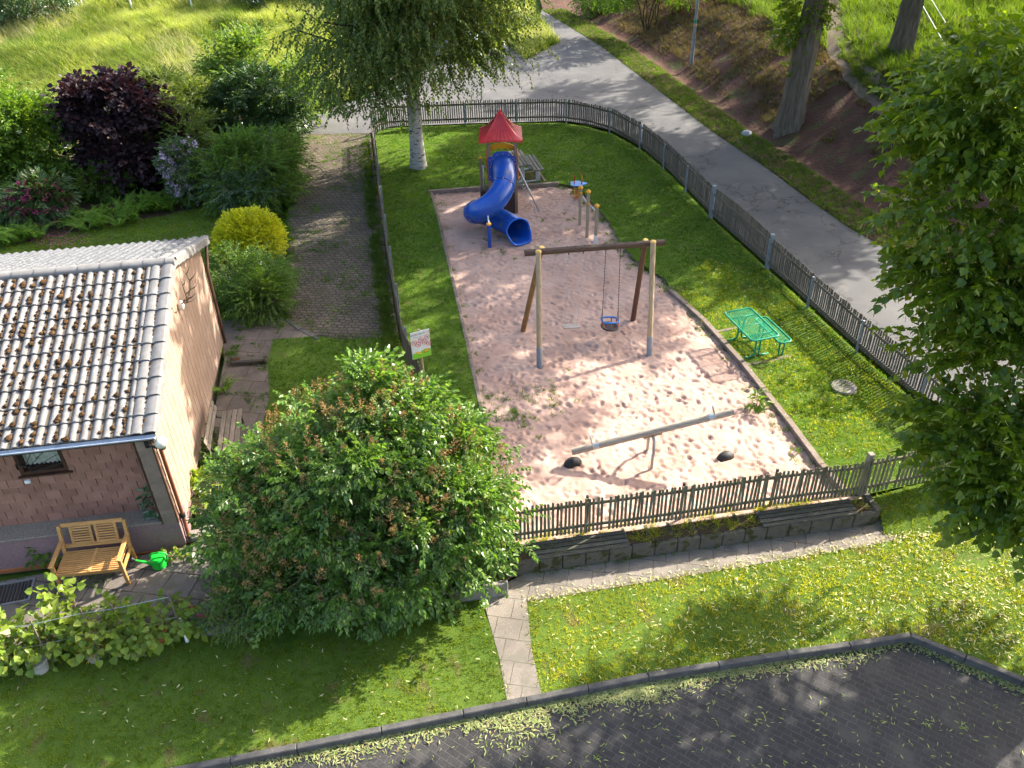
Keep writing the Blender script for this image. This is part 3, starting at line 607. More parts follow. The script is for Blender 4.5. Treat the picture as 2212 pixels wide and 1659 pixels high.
wq = rand_in(DRIVE, 1300, rgw); wq = wq[vnoise(wq[:, 0], wq[:, 1], 1.2, 6) > .56]; le = np.array([W(x_+rgw.normal(0, 5), y_)[:2] for x_, y_ in [(np.interp(y_, [300, 380, 480, 600, 690], [640, 634, 624, 616, 616]), y_) for y_ in rgw.uniform(300, 690, 260)]]); wq = np.concatenate([wq, le])
wp = rand_in(GPATH, 900, rgw); wp = wp[vnoise(wp[:, 0], wp[:, 1], 2.2, 7) > .66]; wt = rand_in(PATIO, 700, rgw); wt = wt[vnoise(wt[:, 0], wt[:, 1], 2.4, 7) > .72]
ed = np.array([(FENCE_L[i]*(1-t)+FENCE_L[i+1]*t)-[.22+rgw.random()*.15, 0] for i in range(5) for t in rgw.random(60)])
weeds('paving_weeds', np.concatenate([wq, wp, wt]), M['grass'], hz, 6, .06, .05, 5, .014)
weeds('fence_foot_weeds', ed, M['lush'], lambda x, y: hz(x-.1, y), 9, .16, .07, 6)
wf = np.array([W(1120+t*760+rgw.normal(0, 6), 1240-t*118+rgw.normal(0, 5), -.3)[:2] for t in rgw.random(60)]); weeds('path_weeds', wf, M['grass'], hz, 7, .07, .04, 8)
# linden bracts lying about
def litter(name, xy, mat, zf, seed, L=.062, dz=.012):
    rg = np.random.default_rng(seed); n = len(xy); a = rg.random(n)*2*pi; z = zf(xy[:, 0], xy[:, 1])+dz+rg.random(n)*.02
    s = np.linspace(0, 1, 4); V = []
    for t in s: V += [[t-.5, .09*(1-(2*t-1)**2)+.03+.35*(t-.5)**2, .05*sin(3*t)], [t-.5, -.09*(1-(2*t-1)**2)-.03+.35*(t-.5)**2, .05*sin(3*t)]]
    V = np.array(V)*L; F = np.array([[0, 1, 3, 2], [2, 3, 5, 4], [4, 5, 7, 6]]); D = np.stack([np.cos(a), np.sin(a), rg.normal(0, .12, n)], 1); Nn = rdir(n, rg)*.35+[0, 0, 1]
    X, Fi = place((V, F), frames(D, Nn), np.column_stack([xy, z]), rg.uniform(.6, 1.25, n)); o = npmesh(name, X, None, [mat], None, False, Fi.ravel(), np.full(len(Fi), 4)); o['kind'] = 'stuff'
rl = np.random.default_rng(41)
q = rand_in(RLAWN, 9000, rl); k = rl.random(len(q)) < np.clip(.12+.10*(q[:, 0]-1), .12, .8)*(.4+1.2*vnoise(q[:, 0], q[:, 1], 1.9, 3)**1.5); litter('fallen_bracts', q[k], M['bract'], hz, 1, dz=.03)
q = rand_in(FLAWN, 1500, rl); k = rl.random(len(q)) < .30*sst(10.5, 6.5, q[:, 1]); litter('fallen_bracts', q[k], M['bract'], hz, 2, dz=.03)
kp = np.array([W(x, y, -.4)[:2] for x, y in [(350, 1690), (640, 1632), (1000, 1558), (1180, 1520), (1400, 1478), (1700, 1430), (1950, 1388)]])
q = []
for a, b, dn in zip(kp[:-1], kp[1:], [900, 1300, 950, 1250, 1500, 700]):
    t = rl.random(dn)[:, None]; wd = .06+.17*vnoise(t[:, 0]*4, t[:, 0]*0+dn, 1., 5)[:, None]; q.append(a*(1-t)+b*t+np.abs(rl.normal(0, 1, (dn, 1)))*wd*[.1, -1]+[0, .07])
q.append(np.array([W(1140+a*28, 1560+b*22, -.4)[:2] for a, b in rl.normal(0, 1, (280, 2))])); q.append(np.array([W(1368+a*38, 1492+b*12, -.4)[:2] for a, b in rl.normal(0, 1, (330, 2))]))
kq = np.array([W(x, y, -.4)[:2] for x, y in [(1970, 1380), (2212, 1482), (2330, 1530)]])
for a, b, dn in zip(kq[:-1], kq[1:], [650, 400]): t = rl.random(dn)[:, None]; q.append(a*(1-t)+b*t+rl.normal(0, .07, (dn, 2))-[.06, .06])
M['bractkerb'] = leafm('greenish bracts', [(.17, .22, .06), (.28, .33, .11), (.40, .42, .19), (.26, .19, .08)], .3, (1.1, 1.1, .8), .6, .2)
litter('kerb_bracts', np.concatenate(q), M['bractkerb'], Z0, 3, dz=-.395)
q = np.array([W(x, y, -.4)[:2] for x, y in zip(rl.uniform(700, 2230, 420), rl.uniform(1480, 1690, 420))]); cl = np.array([W(x+a*14, y+b*9, -.4)[:2] for x, y in [(1130, 1620), (1640, 1560), (2010, 1560), (2080, 1570), (1900, 1550), (1290, 1640), (1060, 1610)] for a, b in rl.normal(0, 1, (12, 2))])
litter('loose_bracts', np.concatenate([q, cl]), M['bractsh'], Z0, 4, dz=-.395)
q = rand_in(SUNNY, 500, rl); litter('lawn_bracts', q, M['bract'], Z0, 5, dz=.04)
wl = np.array([W(1150+t*720+rl.normal(0, 14), 1222-t*118+rl.normal(0, 9)-10, -.15)[:2] for t in rl.random(500)]); litter('path_bracts', np.array([W(1135+t*900+rl.normal(0, 10), 1294-t*148+rl.normal(0, 8), -.3)[:2] for t in rl.random(380)]), M['bract'], hz, 6)
q = np.array([W(125+a*38, 522+b*8)[:2] for a, b in rl.normal(0, 1, (260, 2))]); litter('fallen_petals', q, leafm('magenta petals', [(.45, .04, .22), (.55, .08, .32)], .3, (1, .8, .9)), hz, 7, .07, .04)

# ------------------------------------------------------------------ fences
def resample(P, step):
    P = np.asarray(P, float); s = np.r_[0, np.cumsum(np.linalg.norm(np.diff(P, axis=0), axis=1))]; k = max(1, int(round(s[-1]/step)))
    t = np.linspace(0, s[-1], k+1); return np.column_stack([np.interp(t, s, P[:, 0]), np.interp(t, s, P[:, 1])])
def fence(name, label, P, zf, side, mat, postmat, pspace=.085, post=2.0, lo=.10, hi=.86, pw_=.042, postw=.05, posth=.84, posts=True, seed=1, round_top=True, lean=0.):
    """pickets stand on the `side` (+1 left of travel, -1 right) of the rails"""
    rg = np.random.default_rng(seed); P = np.asarray(P, float); o3 = np.array([*P[0], float(zf(*P[0]))]); root = thing(name, o3, label, 'fence')
    Q = resample(P, post); Rr = resample(P, .5)
    def z(p): return float(zf(p[0], p[1]))
    for h in (lo+.13, hi-.14):
        mb = MB()
        for a, b in zip(Rr[:-1], Rr[1:]):
            mb.bar(np.array([*a, z(a)+h])-o3, np.array([*b, z(b)+h])-o3, .03, .065, bev=.008)
        mb.build('rail', mat, root)
    for a, b in zip(Q[:-1], Q[1:]):
        d = b-a; L = np.linalg.norm(d); d /= L; nn = np.array([-d[1], d[0]])*side; k = int(round(L/pspace)); mb = MB()
        for i in range(k):
            p = a+d*L*(i+.5)/k+nn*.031; zz = z(p); h = hi+rg.normal(0, .011); tl = rg.normal(0, .012)
            if rg.random() < .012: continue
            poly = [(-pw_/2, lo), (pw_/2, lo), (pw_/2+tl, h-.012), (pw_/4+tl, h), (-pw_/4+tl, h), (-pw_/2+tl, h-.012)]
            c = np.array([*p, zz])-o3; mb.prism(poly, -.009, .009, c, (d[0], d[1], 0), (0, 0, 1))
        mb.build('picket_panel', mat, root)
    if posts:
        for p in Q:
            i = int(np.argmin(np.linalg.norm(Q-p, axis=1))); j = min(i, len(Q)-2); d = Q[j+1]-Q[j]; d /= np.linalg.norm(d); nn = np.array([-d[1], d[0]])*side
            c = np.array([*(p-nn*.043), z(p)])-o3; mb = MB(); mb.box(c+[0, 0, (posth-.3)/2], (postw, postw, posth+.3), np.array([[d[0], d[1], 0], [-d[1], d[0], 0], [0, 0, 1]]), bev=.006); mb.build('post', postmat, root)
    return root
zl = lambda x, y: hz(np.asarray(x)-.15, y)
fence('picket_fence', 'mossy brown picket fence between the pale sand and the concrete planter', FENCE_F[:6], lambda x, y: 0*np.asarray(x, float), -1, M['woodgrn'], M['iron'], .071, 1.62, .06, .83, .040, .045, .84, seed=2)
fence('picket_fence', 'short picket fence run meeting the linden, starting at a thick square post', FENCE_F[5:], lambda x, y: 0*np.asarray(x, float)-.02, -1, M['woodgrn'], M['woodpost'], .085, 2.9, .08, .90, .042, .1, .97, seed=3)
fence('picket_fence', 'long grey picket fence along the road behind the green mesh table', FENCE_R, lambda x, y: 0*np.asarray(x, float), 1, M['wood'], M['steelpost'], .075, 1.9, .08, .86, .04, .05, .84, seed=4)
fence('picket_fence', 'curving grey picket fence behind the red roofed play tower', FENCE_B, lambda x, y: 0*np.asarray(x, float), 1, M['wood'], M['steelpost'], .082, 1.9, .1, .90, .04, .05, .86, seed=5)
fence('picket_fence', 'narrow weathered picket fence seen end on beside the cobbled driveway', FENCE_L, lambda x, y: 0*np.asarray(x, float)-.02, -1, M['wood'], M['steelpost'], .085, 2.0, .05, .82, .045, .05, .8, seed=6)
def gate():
    a = FENCE_B[-1]; b = FENCE_R[0]; d = b-a; L = np.linalg.norm(d); d /= L; o3 = np.array([*a, 0.]); root = thing('garden_gate', o3, 'double picket gate with diagonal braces between two taller steel posts', 'gate'); ax = np.array([[d[0], d[1], 0], [-d[1], d[0], 0], [0, 0, 1.]])
    nn = np.array([-d[1], d[0], 0]); D = np.array([*d, 0.])
    for t in (0, L):
        mb = MB(); mb.box(D*t+[0, 0, .42], (.09, .09, 1.1), ax, bev=.006); mb.box(D*t+[0, 0, .975], (.098, .098, .012), ax); p = mb.build('post', M['steelpost'], root)
    for s0, s1, up in ((.07, L/2-.01, True), (L/2+.01, L-.07, False)):
        mb = MB(); k = int((s1-s0)/.075)
        for i in range(k):
            c = D*(s0+(s1-s0)*(i+.5)/k)+nn*.034; h = .92+.06*cos((i+.5)/k*pi/2-(0 if not up else pi/2)); mb.prism([(-.02, .08), (.02, .08), (.02, h-.01), (.01, h), (-.01, h), (-.02, h-.01)], -.009, .009, c, D, (0, 0, 1))
        leaf = mb.build('gate_leaf', M['wood'], root); mb = MB()
        for h in (.20, .74): mb.bar(D*s0+[0, 0, h], D*s1+[0, 0, h], .03, .075, bev=.006)
        mb.build('rail', M['wood'], leaf); mb = MB()
        A, B = (s0, s1) if up else (s1, s0); mb.bar(D*A+[0, 0, .245]-nn*.004, D*B+[0, 0, .70]-nn*.004, .022, .07, upv=(0, 0, 1)); mb.build('brace', M['wood'], leaf)
gate()

# ------------------------------------------------------------------ concrete planter bench in front of the front fence
def planter():
    P0 = np.array([-.02, 9.86]); P1 = np.array([6.35, 10.83]); d = P1-P0; L = np.linalg.norm(d); d /= L; D = np.array([*d, 0]); Nn = np.array([-d[1], d[0], 0]); ax = np.array([D, Nn, [0, 0, 1.]])
    o3 = np.array([*P0, -.3]); root = thing('planter_bench', o3, 'long low dark concrete planter with wooden seat slats below the picket fence', 'planter'); k = 16; w = L/k
    for i in range(k):
        mb = MB(); c = D*(w*(i+.5)); mb.box(c+[0, 0, .085]+Nn*.04, (w-.012, .08, .43), ax, bev=.012)
        mb.box(c+Nn*.28+D*(w/2-.05)+[0, 0, .08], (.075, .40, .42), ax, bev=.01)
        if i == 0: mb.box(c+Nn*.28-D*(w/2-.05)+[0, 0, .10], (.09, .40, .46), ax, bev=.01)
        if i == k-1: mb.box(c+Nn*.28+D*(w/2+.04)+[0, 0, .10], (.11, .48, .46), ax, bev=.01)
        mb.build('concrete_block', M['concdark'], root)
    mb = MB(); mb.box(D*L/2+Nn*.33+[0, 0, .125], (L-.1, .48, .32), ax); mb.build('soil_fill', M['soil'], root)
    for s0, s1, wd in ((.33, 1.95, .075), (4.35, 6.1, .075)):
        mb = MB()
        for j in range(4): mb.box(D*(s0+s1)/2+Nn*(.05+j*.098)+[0, 0, .322+j*.003], (s1-s0+.02*(j % 2), .078, .03), ax, bev=.006)
        mb.build('seat_slats', M['concdark'] if False else M['seatslat'], root)
M['seatslat'] = surf('dark mossy slats', (.06, .055, .045), (.13, .12, .10), 6, .9, (.06, .08, .02), 7, .5, .006, .2, stretch=(1, 6, 6), island=.2, f3=.57)
planter()
V = np.array([W(x, y)[:2] for x, y in [(1120, 1185), (1300, 1160), (1600, 1115), (1850, 1080)]])
patch('sand_strip', [(-.45, 10.36), (-.45, 9.95), (0, 10.25), (6.35, 11.22), (6.3, 11.3), (.1, 10.42)], Z0, -.012, bpy.data.materials['pink play sand'], .3)
patch('planter_bank', [(-.9, 10.4), (-.95, 9.5), (-.55, 9.45), (0.0, 9.8), (0.02, 10.3), (-.4, 10.45)], lambda x, y: -.28+.26*sst(9.5, 10.2, y), .0, M['soil'], .2)
sw_ = MB(); sw_.box((-.62, 9.42, -.17), (.95, .10, .32), np.array([[.98, .16, 0], [-.16, .98, 0], [0, 0, 1]]), bev=.015); o = sw_.build('retaining_wall', M['concrete']); tag(o, 'short low concrete wall joining the dark planter to the lilac', 'wall')
weeds('planter_weeds', np.array([[-.02+t*6.3, 9.98+t*.96+rgw.random()*.45] for t in rgw.random(150)]), M['grassy'], lambda x, y: np.zeros(np.shape(x))-.03, 5, .10, .04, 12)

# ------------------------------------------------------------------ swing set
def swingset():
    feet = [(.62, 15.69), (.26, 17.25), (3.11, 16.02), (2.93, 17.6)]; caps = [Yp(1163, 545, 16.38), Yp(1170, 537, 16.62), Yp(1411, 524, 16.72), Yp(1394, 521, 16.98)]
    bl = np.array([.34, 16.45, 2.36]); br = np.array([3.40, 16.90, 2.30]); o3 = np.array([1.8, 16.6, -.07]); root = thing('swing_set', o3, 'round timber swing frame with dark beam, brown legs behind pale ones', 'swing set')
    for f, c, mt, sh in zip(feet, caps, ('pole', 'polebrn', 'pole', 'beamleg'), (1, 0, 1, 0)):
        a = np.array([*f, -.25])-o3; b = c-o3; d = (b-a)/np.linalg.norm(b-a); mb = MB(); mb.tube([a, b], [.062, .058], 14); lg = mb.build('leg', M[mt], root, True, 40); mb = MB(); mb.tube([b, b+d*.03, b+d*.05], [.064, .064, .045], 14); mb.build('cap', M['capwood'], lg, True, 40)
        if sh: mb = MB(); mb.tube([a-d*.02, a+d*.62], [.066, .065], 14); mb.build('steel_shoe', M['steelpost'], lg, True, 40)
    mb = MB(); mb.tube([bl-o3, br-o3], [.072, .068], 16); be = mb.build('beam', M['beam'], root, True, 40)
    D = (br-bl)/np.linalg.norm(br-bl); mb = MB()
    for t in (.30, .36, .42, .50, .56, .64, .72, .78):
        c = bl+(br-bl)*t-o3; mb = MB(); mb.box(c+[0, 0, .07], (.025, .025, .02)); mb.build('bolt', M['iron'], be)
    for t in (.31, .415, .575, .68): c = bl+(br-bl)*t-o3; mb = MB(); mb.tube([c+[0, 0, -.06], c+[0, 0, -.12]], .012, 6); mb.build('hanger', M['iron'], be)
    def P(t): return bl+(br-bl)*t+[0, 0, -.11]
    a, b = P(.31), P(.415); sl_, sr = Yp(1219, 706, 16.58), Yp(1247, 704, 16.64); c = (sl_+sr)/2; r2 = thing('flat_swing', c, 'flat grey swing seat hanging on two thin chains', 'swing')
    ex = (sr-sl_); ex /= np.linalg.norm(ex); ey = np.cross([0, 0, 1], ex); mb = MB(); mb.box((0, 0, 0), (np.linalg.norm(sr-sl_)+.08, .17, .035), np.array([ex, ey, [0, 0, 1]]), bev=.015); mb.build('seat', M['seatrub'], r2)
    for s_, t_ in ((sl_, a), (sr, b)):
        mb = MB(); k = 46
        for i in range(k):
            p = s_+(t_-s_)*(i/k); q_ = s_+(t_-s_)*((i+.8)/k); mb.bar(p-c, q_-c, .016 if i % 2 else .007, .007 if i % 2 else .016, upv=(1, 0, 0))
        mb.build('chain', M['galv'], r2)
    a, b = P(.575), P(.68); bl_, br_ = Yp(1304, 692, 16.68), Yp(1331, 691, 16.74); c = (bl_+br_)/2+[0, 0, -.17]; r3 = thing('bucket_swing', c, 'toddler bucket swing with blue ring, red bars and black seat', 'swing')
    ex = (br_-bl_); wd = np.linalg.norm(ex); ex /= wd; ey = np.cross([0, 0, 1], ex); A = np.array([ex, ey, [0, 0, 1]])
    mb = MB(); pl = []
    for i in range(28):
        t = 2*pi*i/28; pl.append(.19*np.sign(cos(t))*abs(cos(t))**.55*ex+.14*np.sign(sin(t))*abs(sin(t))**.55*ey)
    mb.lathe((0, 0, 0), [(.13, -.02), (.21, -.015), (.215, .01), (.2, .02), (.12, .0)], 14, 0, A); mb.build('seat', M['rubber'], r3)
    ring = [p+np.array([0, 0, .17]) for p in pl]; mb = MB(); mb.tube(ring, .02, 8, closed=True); mb.build('safety_ring', M['bluelt2'], r3, True)
    for i in (1, 6, 11, 16, 21, 26):
        mb = MB(); mb.tube([ring[i]-[0, 0, .005], ring[i]*.9-[0, 0, .165]], .013, 6); mb.build('safety_bar', M['redpl2'], r3)
    for s_, t_, i in ((bl_, a, 14), (br_, b, 0)):
        mb = MB(); e = c+ring[i]; m_ = e+(t_-e)*.16; k = 40
        mb.tube([e-c+.05*ey, m_-c], .006, 5); mb.tube([e-c-.05*ey, m_-c], .006, 5)
        for j in range(k):
            p = m_+(t_-m_)*(j/k); q_ = m_+(t_-m_)*((j+.8)/k); mb.bar(p-c, q_-c, .016 if j % 2 else .007, .007 if j % 2 else .016, upv=(1, 0, 0))
        mb.build('chain', M['iron'], r3)
M['beamleg'] = surf('dark reddish timber', (.075, .035, .022), (.13, .065, .04), 4, .65, None, 8, .4, .004, .35, stretch=(5, 5, .5))
M['bluelt2'] = surf('blue ring plastic', (.015, .13, .42), (.02, .17, .5), 3, .4, None, 3, 0); M['redpl2'] = surf('orange red bars', (.55, .06, .035), (.62, .09, .05), 3, .5, None, 3, 0)
swingset()

# ------------------------------------------------------------------ seesaw and its tyres
def seesaw():
    lo, hi = np.array([1.10, 12.45, .20]), Yp(1585, 889, 12.55); hg = Yp(1410, 938, 12.5); o3 = np.array([2.6, 12.5, -.07]); root = thing('seesaw', o3, 'grey round timber seesaw with its low end on a tyre', 'seesaw'); D = (hi-lo)/np.linalg.norm(hi-lo); S_, U = frame(D)[1:]
    mb = MB(); mb.tube([lo-o3, hi-o3], [.068, .066], 16); mb.build('beam', M['woodpost2'], root, True, 40)
    for t, sg in ((.135, 1), (.885, -1)):
        c = lo+(hi-lo)*t-o3; mb = MB(); w = .06
        mb.tube([c+S_*.062*s_+U*(-.02) for s_ in (1,)]+[c+S_*.068+U*.16, c+S_*.04+U*.27, c-S_*.04+U*.27, c-S_*.068+U*.16, c-S_*.062-U*.02], .012, 7); mb.tube([c+U*.0+D*.0, c+D*.11*sg+U*.0], .07, 12); mb.build('handle', M['galv'], root, True, 40)
    c = lo+(hi-lo)*.5-o3; mb = MB(); mb.box(c-U*.075, (.36, .09, .03), np.array([D, S_, U]), bev=.005); st = mb.build('pivot_plate', M['pole'], root)
    for sg in (-1, 1):
        f = np.array([2.60, 12.5+.27*sg, -.15])-o3; mb = MB(); mb.tube([c-U*.09+S_*.03*sg, c-U*.11+S_*.13*sg*1, f*np.array([1, 1, 0])+[0.01, 0, .36], f*np.array([1, 1, 0])+[0, 0, .22], f], .03, 10); mb.build('leg', M['steelpost2'], root, True, 60)
    for p, sg, lb in ((np.array([1.12, 12.42, -.10]), 1, 'half buried black tyre under the low end of the seesaw'), (np.array([4.06, 12.5, -.12]), -1, 'half buried worn tyre alone on the bright sand beyond the seesaw')):
        mb = MB(); pts = [p*0+np.array([.11*cos(t), 0.03*cos(t), .075*sin(t)-.01]) for t in np.linspace(-.35, pi+.35, 16)]; mb.tube(pts, [.075+.03*sin(max(0, min(pi, t))) for t in np.linspace(0, pi, 16)], 10); t_ = thing('tyre', p, lb, 'tyre', 'half buried seesaw tyres', radians(10)); mb.build('tyre_body', M['rubber'], t_, True)
M['woodpost2'] = surf('silver grey beam', (.24, .205, .165), (.38, .33, .27), 3, .8, (.16, .14, .115), 7, .4, .004, .25, stretch=(.5, 6, 6), f3=.6)
M['steelpost2'] = surf('grey leg steel', (.30, .27, .24), (.40, .37, .34), 6, .55, None, 9, .1, .001, .4, .2)
seesaw()

# ------------------------------------------------------------------ play tower with tube slide
def tower():
    o3 = np.array([-.12, 24.1, -.07]); root = thing('play_tower', o3, 'play tower with red tent roof and blue spiral tube slide', 'play tower'); g = lambda *p: np.array(p, float)-o3
    xl, xr, yf, yb = -.50, .27, 23.78, 24.55
    for x, y in ((xl, yf), (xr, yf), (xl, yb), (xr, yb)):
        mb = MB(); mb.box(g(x, y, 1.07), (.085, .085, 2.4), bev=.006); mb.build('post', M['towerwood'], root)
    cx, cy = (xl+xr)/2-.03, (yf+yb)/2
    # bell shaped pyramid roof
    mb = MB(); prof = [(.615, 2.19), (.615, 2.24), (.53, 2.285), (.40, 2.37), (.28, 2.49), (.18, 2.62), (.105, 2.76), (.085, 2.80)]; R_ = []
    for k, (r, z) in enumerate(prof):
        for e in range(4):
            for j in range(6):
                t = j/6*2-1; a = (r, t*r) ; c4, s4 = [(1, 0), (0, 1), (-1, 0), (0, -1)][e]; lift = .035*abs(t)**3*(r > .35)+.004*(j % 2)*(k > 1)
                R_.append(g(cx+a[0]*c4-a[1]*s4, cy+a[0]*s4+a[1]*c4, z-lift))
    F = [(k*24+j, k*24+(j+1) % 24, (k+1)*24+(j+1) % 24, (k+1)*24+j) for k in range(len(prof)-1) for j in range(24)]; F += [tuple(range(24))[::-1], tuple((len(prof)-1)*24+j for j in range(24))]
    mb.add(R_, F); rf = mb.build('roof', M['red'], root, True, 28); mb = MB(); mb.lathe(g(cx, cy, 2.79), [(.04, 0), (.036, .09), (.02, .125), (.0, .13)], 12); mb.build('finial', M['redpl'], rf, True, 50)
    mb = MB()
    for e in range(4):
        c4, s4 = [(1, 0), (0, 1), (-1, 0), (0, -1)][e]
        for t in (-.62, -.42, -.2, 0, .2, .42, .62):
            pts = []
            for r, z in prof[1:]: pts.append(g(cx+r*c4-t*r*s4, cy+r*s4+t*r*c4, z+.006-.035*abs(t)**3*(r > .35)))
            mb.tube(pts, .0045, 4)
    mb.build('roof_seam', M['seam'], rf)
    mb = MB(); mb.box(g((xl+xr)/2, (yf+yb)/2, .93), (xr-xl+.05, yb-yf+.05, .05)); mb.build('platform', M['towerwood'], root)
    # walls below the platform
    mb = MB(); mb.box(g((xl+xr)/2, yf+.0, .40), (xr-xl-.085, .02, 1.0)); mb.box(g(xr-.0, (yf+yb)/2, .40), (.02, yb-yf-.085, 1.0)); mb.box(g(xl, (yf+yb)/2, .40), (.02, yb-yf-.085, 1.0)); mb.build('base_wall', M['brownpl'], root)
    # arched blue front panel
    def arch(w, h0, h1, ear): 
        p = [(-w, 0), (w, 0), (w, h0), (w-ear, h0+.015)]; n = 12
        for i in range(n+1): t = i/n*pi; x = (w-ear-.02)*cos(t); p.append((x, h0+(h1-h0)*sin(t)**.75+.005))
        return p+[(-(w-ear), h0+.015), (-w, h0)]
    ye = yf-.05; mb = MB(); mb.prism(arch(.40, .70, .86, .10), 0, .025, g((xl+xr)/2, ye, 1.0), (1, 0, 0), (0, 0, 1)); fp = mb.build('front_panel', M['bluepl'], root); mb = MB()
    for x, z in ((-.35, .62), (-.35, .42), (-.35, .12), (.35, .6), (.35, .4), (.35, .12)): mb = MB(); mb.tube([g((xl+xr)/2+x, ye-.03, 1.0+z), g((xl+xr)/2+x, ye-.045, 1.0+z)], .014, 8); mb.build('bolt', M['orangepink'], fp)
    for t in np.linspace(.1, pi-.1, 7): mb = MB(); mb.tube([g((xl+xr)/2+.03+.345*cos(t), ye-.03, 1.46+.345*sin(t)), g((xl+xr)/2+.03+.345*cos(t), ye-.045, 1.46+.345*sin(t))], .014, 8); mb.build('bolt', M['orangepink'], fp)
    for x, sg in ((xl-.055, -1), (xr+.055, 1)):
        mb = MB(); mb.prism(arch(.36, .66, .74, .06), -.0125, .0125, g(x, (yf+yb)/2, .97), (0, 1, 0), (0, 0, 1)); sp = mb.build('side_panel', M['redpl'], root); mb = MB()
        for z in (.02, .62): mb.box(g(x+sg*.018, (yf+yb)/2, .97+z), (.012, .70, .035)); 
        mb.build('yellow_stripe', M['yellow'], sp)
    n = 16; a0 = [(.40*cos(t), .10+.18*sin(t)) for t in np.linspace(0, pi, n)]; a1 = [(.40*cos(t), -.06+.18*sin(t)) for t in np.linspace(pi, 0, n)]; mb = MB(); mb.prism(a0+a1, 0, .025, g((xl+xr)/2, yb+.07, 1.50), (1, 0, 0), (0, 0, 1)); mb.build('yellow_arch', M['yellow'], root)
    mb = MB(); mb.box(g((xl+xr)/2, yb+.05, 1.2), (.8, .02, .4)); mb.build('back_panel', M['yellow'], root)
    # left access: post, grab bar and step wall
    mb = MB(); mb.box(g(-.76, 24.35, .66), (.08, .08, 1.55), bev=.006); p = mb.build('post', M['towerwood'], root); mb = MB(); mb.lathe(g(-.76, 24.35, 1.43), [(.055, 0), (.055, .025), (.02, .06), (0, .062)], 8); mb.build('post_cap', M['orange'], p, True, 40)
    mb = MB(); mb.tube([g(-.74, 24.28, 1.22), g(-.68, 24.22, 1.20), g(-.68, 24.22, .45), g(-.72, 24.28, .42)], .022, 8); mb.tube([g(-.74, 24.28, 1.22), g(-.56, 24.28, 1.22)], .02, 8); mb.build('grab_bar', M['galv'], root, True)
    mb = MB(); mb.box(g(-.66, 24.35, .22), (.26, .5, .55)); mb.build('step_block', M['brownpl'], root)
    # climbing pole with loops on the right
    a = g(.33, 24.30, 1.16); b = g(.99, 23.80, -.15); mb = MB(); mb.tube([a-[.10, 0, -.0], a, b], .022, 9); lp = mb.build('climbing_pole', M['galv'], root, True)
    for t in (.2, .36, .52, .68, .84):
        c = a+(b-a)*t; mb = MB(); th = np.linspace(-.3, pi*1.35, 12); d = (b-a)/np.linalg.norm(b-a); sd = np.array([-.7, -.7, 0]); mb.tube([c+sd*(.10-.10*cos(q_))*.85+np.array([0, 0, -1])*(.085*sin(q_)) + d*.04*sin(q_/2) for q_ in th], .012, 7); mb.build('rung_loop', M['galv'], lp, True)
    # spiral tube slide
    C = [g(*p) for p in [(-.08, 23.66, 1.44), (-.07, 23.35, 1.455), (-.05, 23.0, 1.44), (-.06, 22.66, 1.36), (-.16, 22.32, 1.22), (-.38, 22.06, 1.05), (-.66, 22.0, .88), (-.88, 22.18, .72), (-.95, 22.46, .58), (-.84, 22.7, .47), (-.60, 22.78, .38), (-.32, 22.66, .31), (-.05, 22.44, .27), (.17, 22.14, .25), (.27, 21.93, .25)]]
    C = np.array(C)
    for _ in range(2):
        Q = [C[0]]
        for p0, p1 in zip(C[:-1], C[1:]): Q += [p0*.75+p1*.25, p0*.25+p1*.75]
        C = np.array(Q+[C[-1]])
    rr = .315; n = 26; T = np.gradient(C, axis=0); T /= np.linalg.norm(T, axis=1)[:, None]; k = len(C)
    def ring(i, r): s_, u_ = frame(T[i])[1:]; an = np.arange(n)*2*pi/n; return C[i]+r*(np.cos(an)[:, None]*s_+np.sin(an)[:, None]*u_)
    cuts = [0, 15, 29, 44, k-1]; V = []; F = []
    for i in range(k):
        r = ring(i, rr)
        if i >= k-5:      # the mouth flares and its lower lip runs out on to the sand
            t = (i-(k-6))/5; r = C[i]+(r-C[i])*(1+.13*t*t); low = np.clip((C[i][2]+.05-r[:, 2])/.3, 0, 1); r = r+T[i]*(low*.30*t*t)[:, None]; r[:, 2] = np.where(r[:, 2] < .05, .02+(r[:, 2]-.05)*.25+.03, r[:, 2])
        V.append(r)
    lip = V[-1]; Vi = [C[i]+(V[i]-C[i])*.955 for i in range(k-1, -1, -1)]; allv = np.concatenate(V+Vi); m2 = 2*k
    F = [(i*n+j, i*n+(j+1) % n, (i+1)*n+(j+1) % n, (i+1)*n+j) for i in range(m2-1) for j in range(n)]
    mb = MB(); mb.add(allv, F); tb = mb.build('tube_slide', M['blue'], root, True)
    mb = MB(); mb.tube(lip, .024, 8, closed=True); mb.build('mouth_lip', M['bluelip'], tb, True)
    for cidx in cuts[1:-1]:
        mb = MB(); rg_ = ring(cidx, rr+.004); mb.tube(rg_, .013, 6, closed=True); sm = mb.build('joint_flange', M['bluedk'], tb, True); mb = MB()
        for j in range(0, n, 3): pp = ring(cidx, rr+.012)[j]; mb.box(pp+T[cidx]*.02, (.03, .03, .03), bev=.006)
        mb.build('joint_bolts', M['orangepink'], sm)
    mb = MB(); pt = V[-4]; L_ = [pt[j]*.96+C[k-4]*.04+np.array([0, 0, .012]) for j in range(n)]
    # support post
    f = g(-.52, 21.58, -.2); top = g(-.52, 21.58, .62); mb = MB(); mb.box((f+top)/2, (.10, .10, top[2]-f[2]), bev=.01); p = mb.build('support_post', M['bluepl'], root); mb = MB(); mb.lathe(top, [(.075, 0), (.075, .03), (.03, .05)], 8); mb.build('post_cap', M['orange'], p); mb = MB(); mb.tube([top+[0, 0, .03], top+[-.03, .22, .22]], .025, 8); mb.box(top+[-.04, .22, .22], (.34, .05, .06), bev=.01); mb.build('bracket', M['galv'], p)
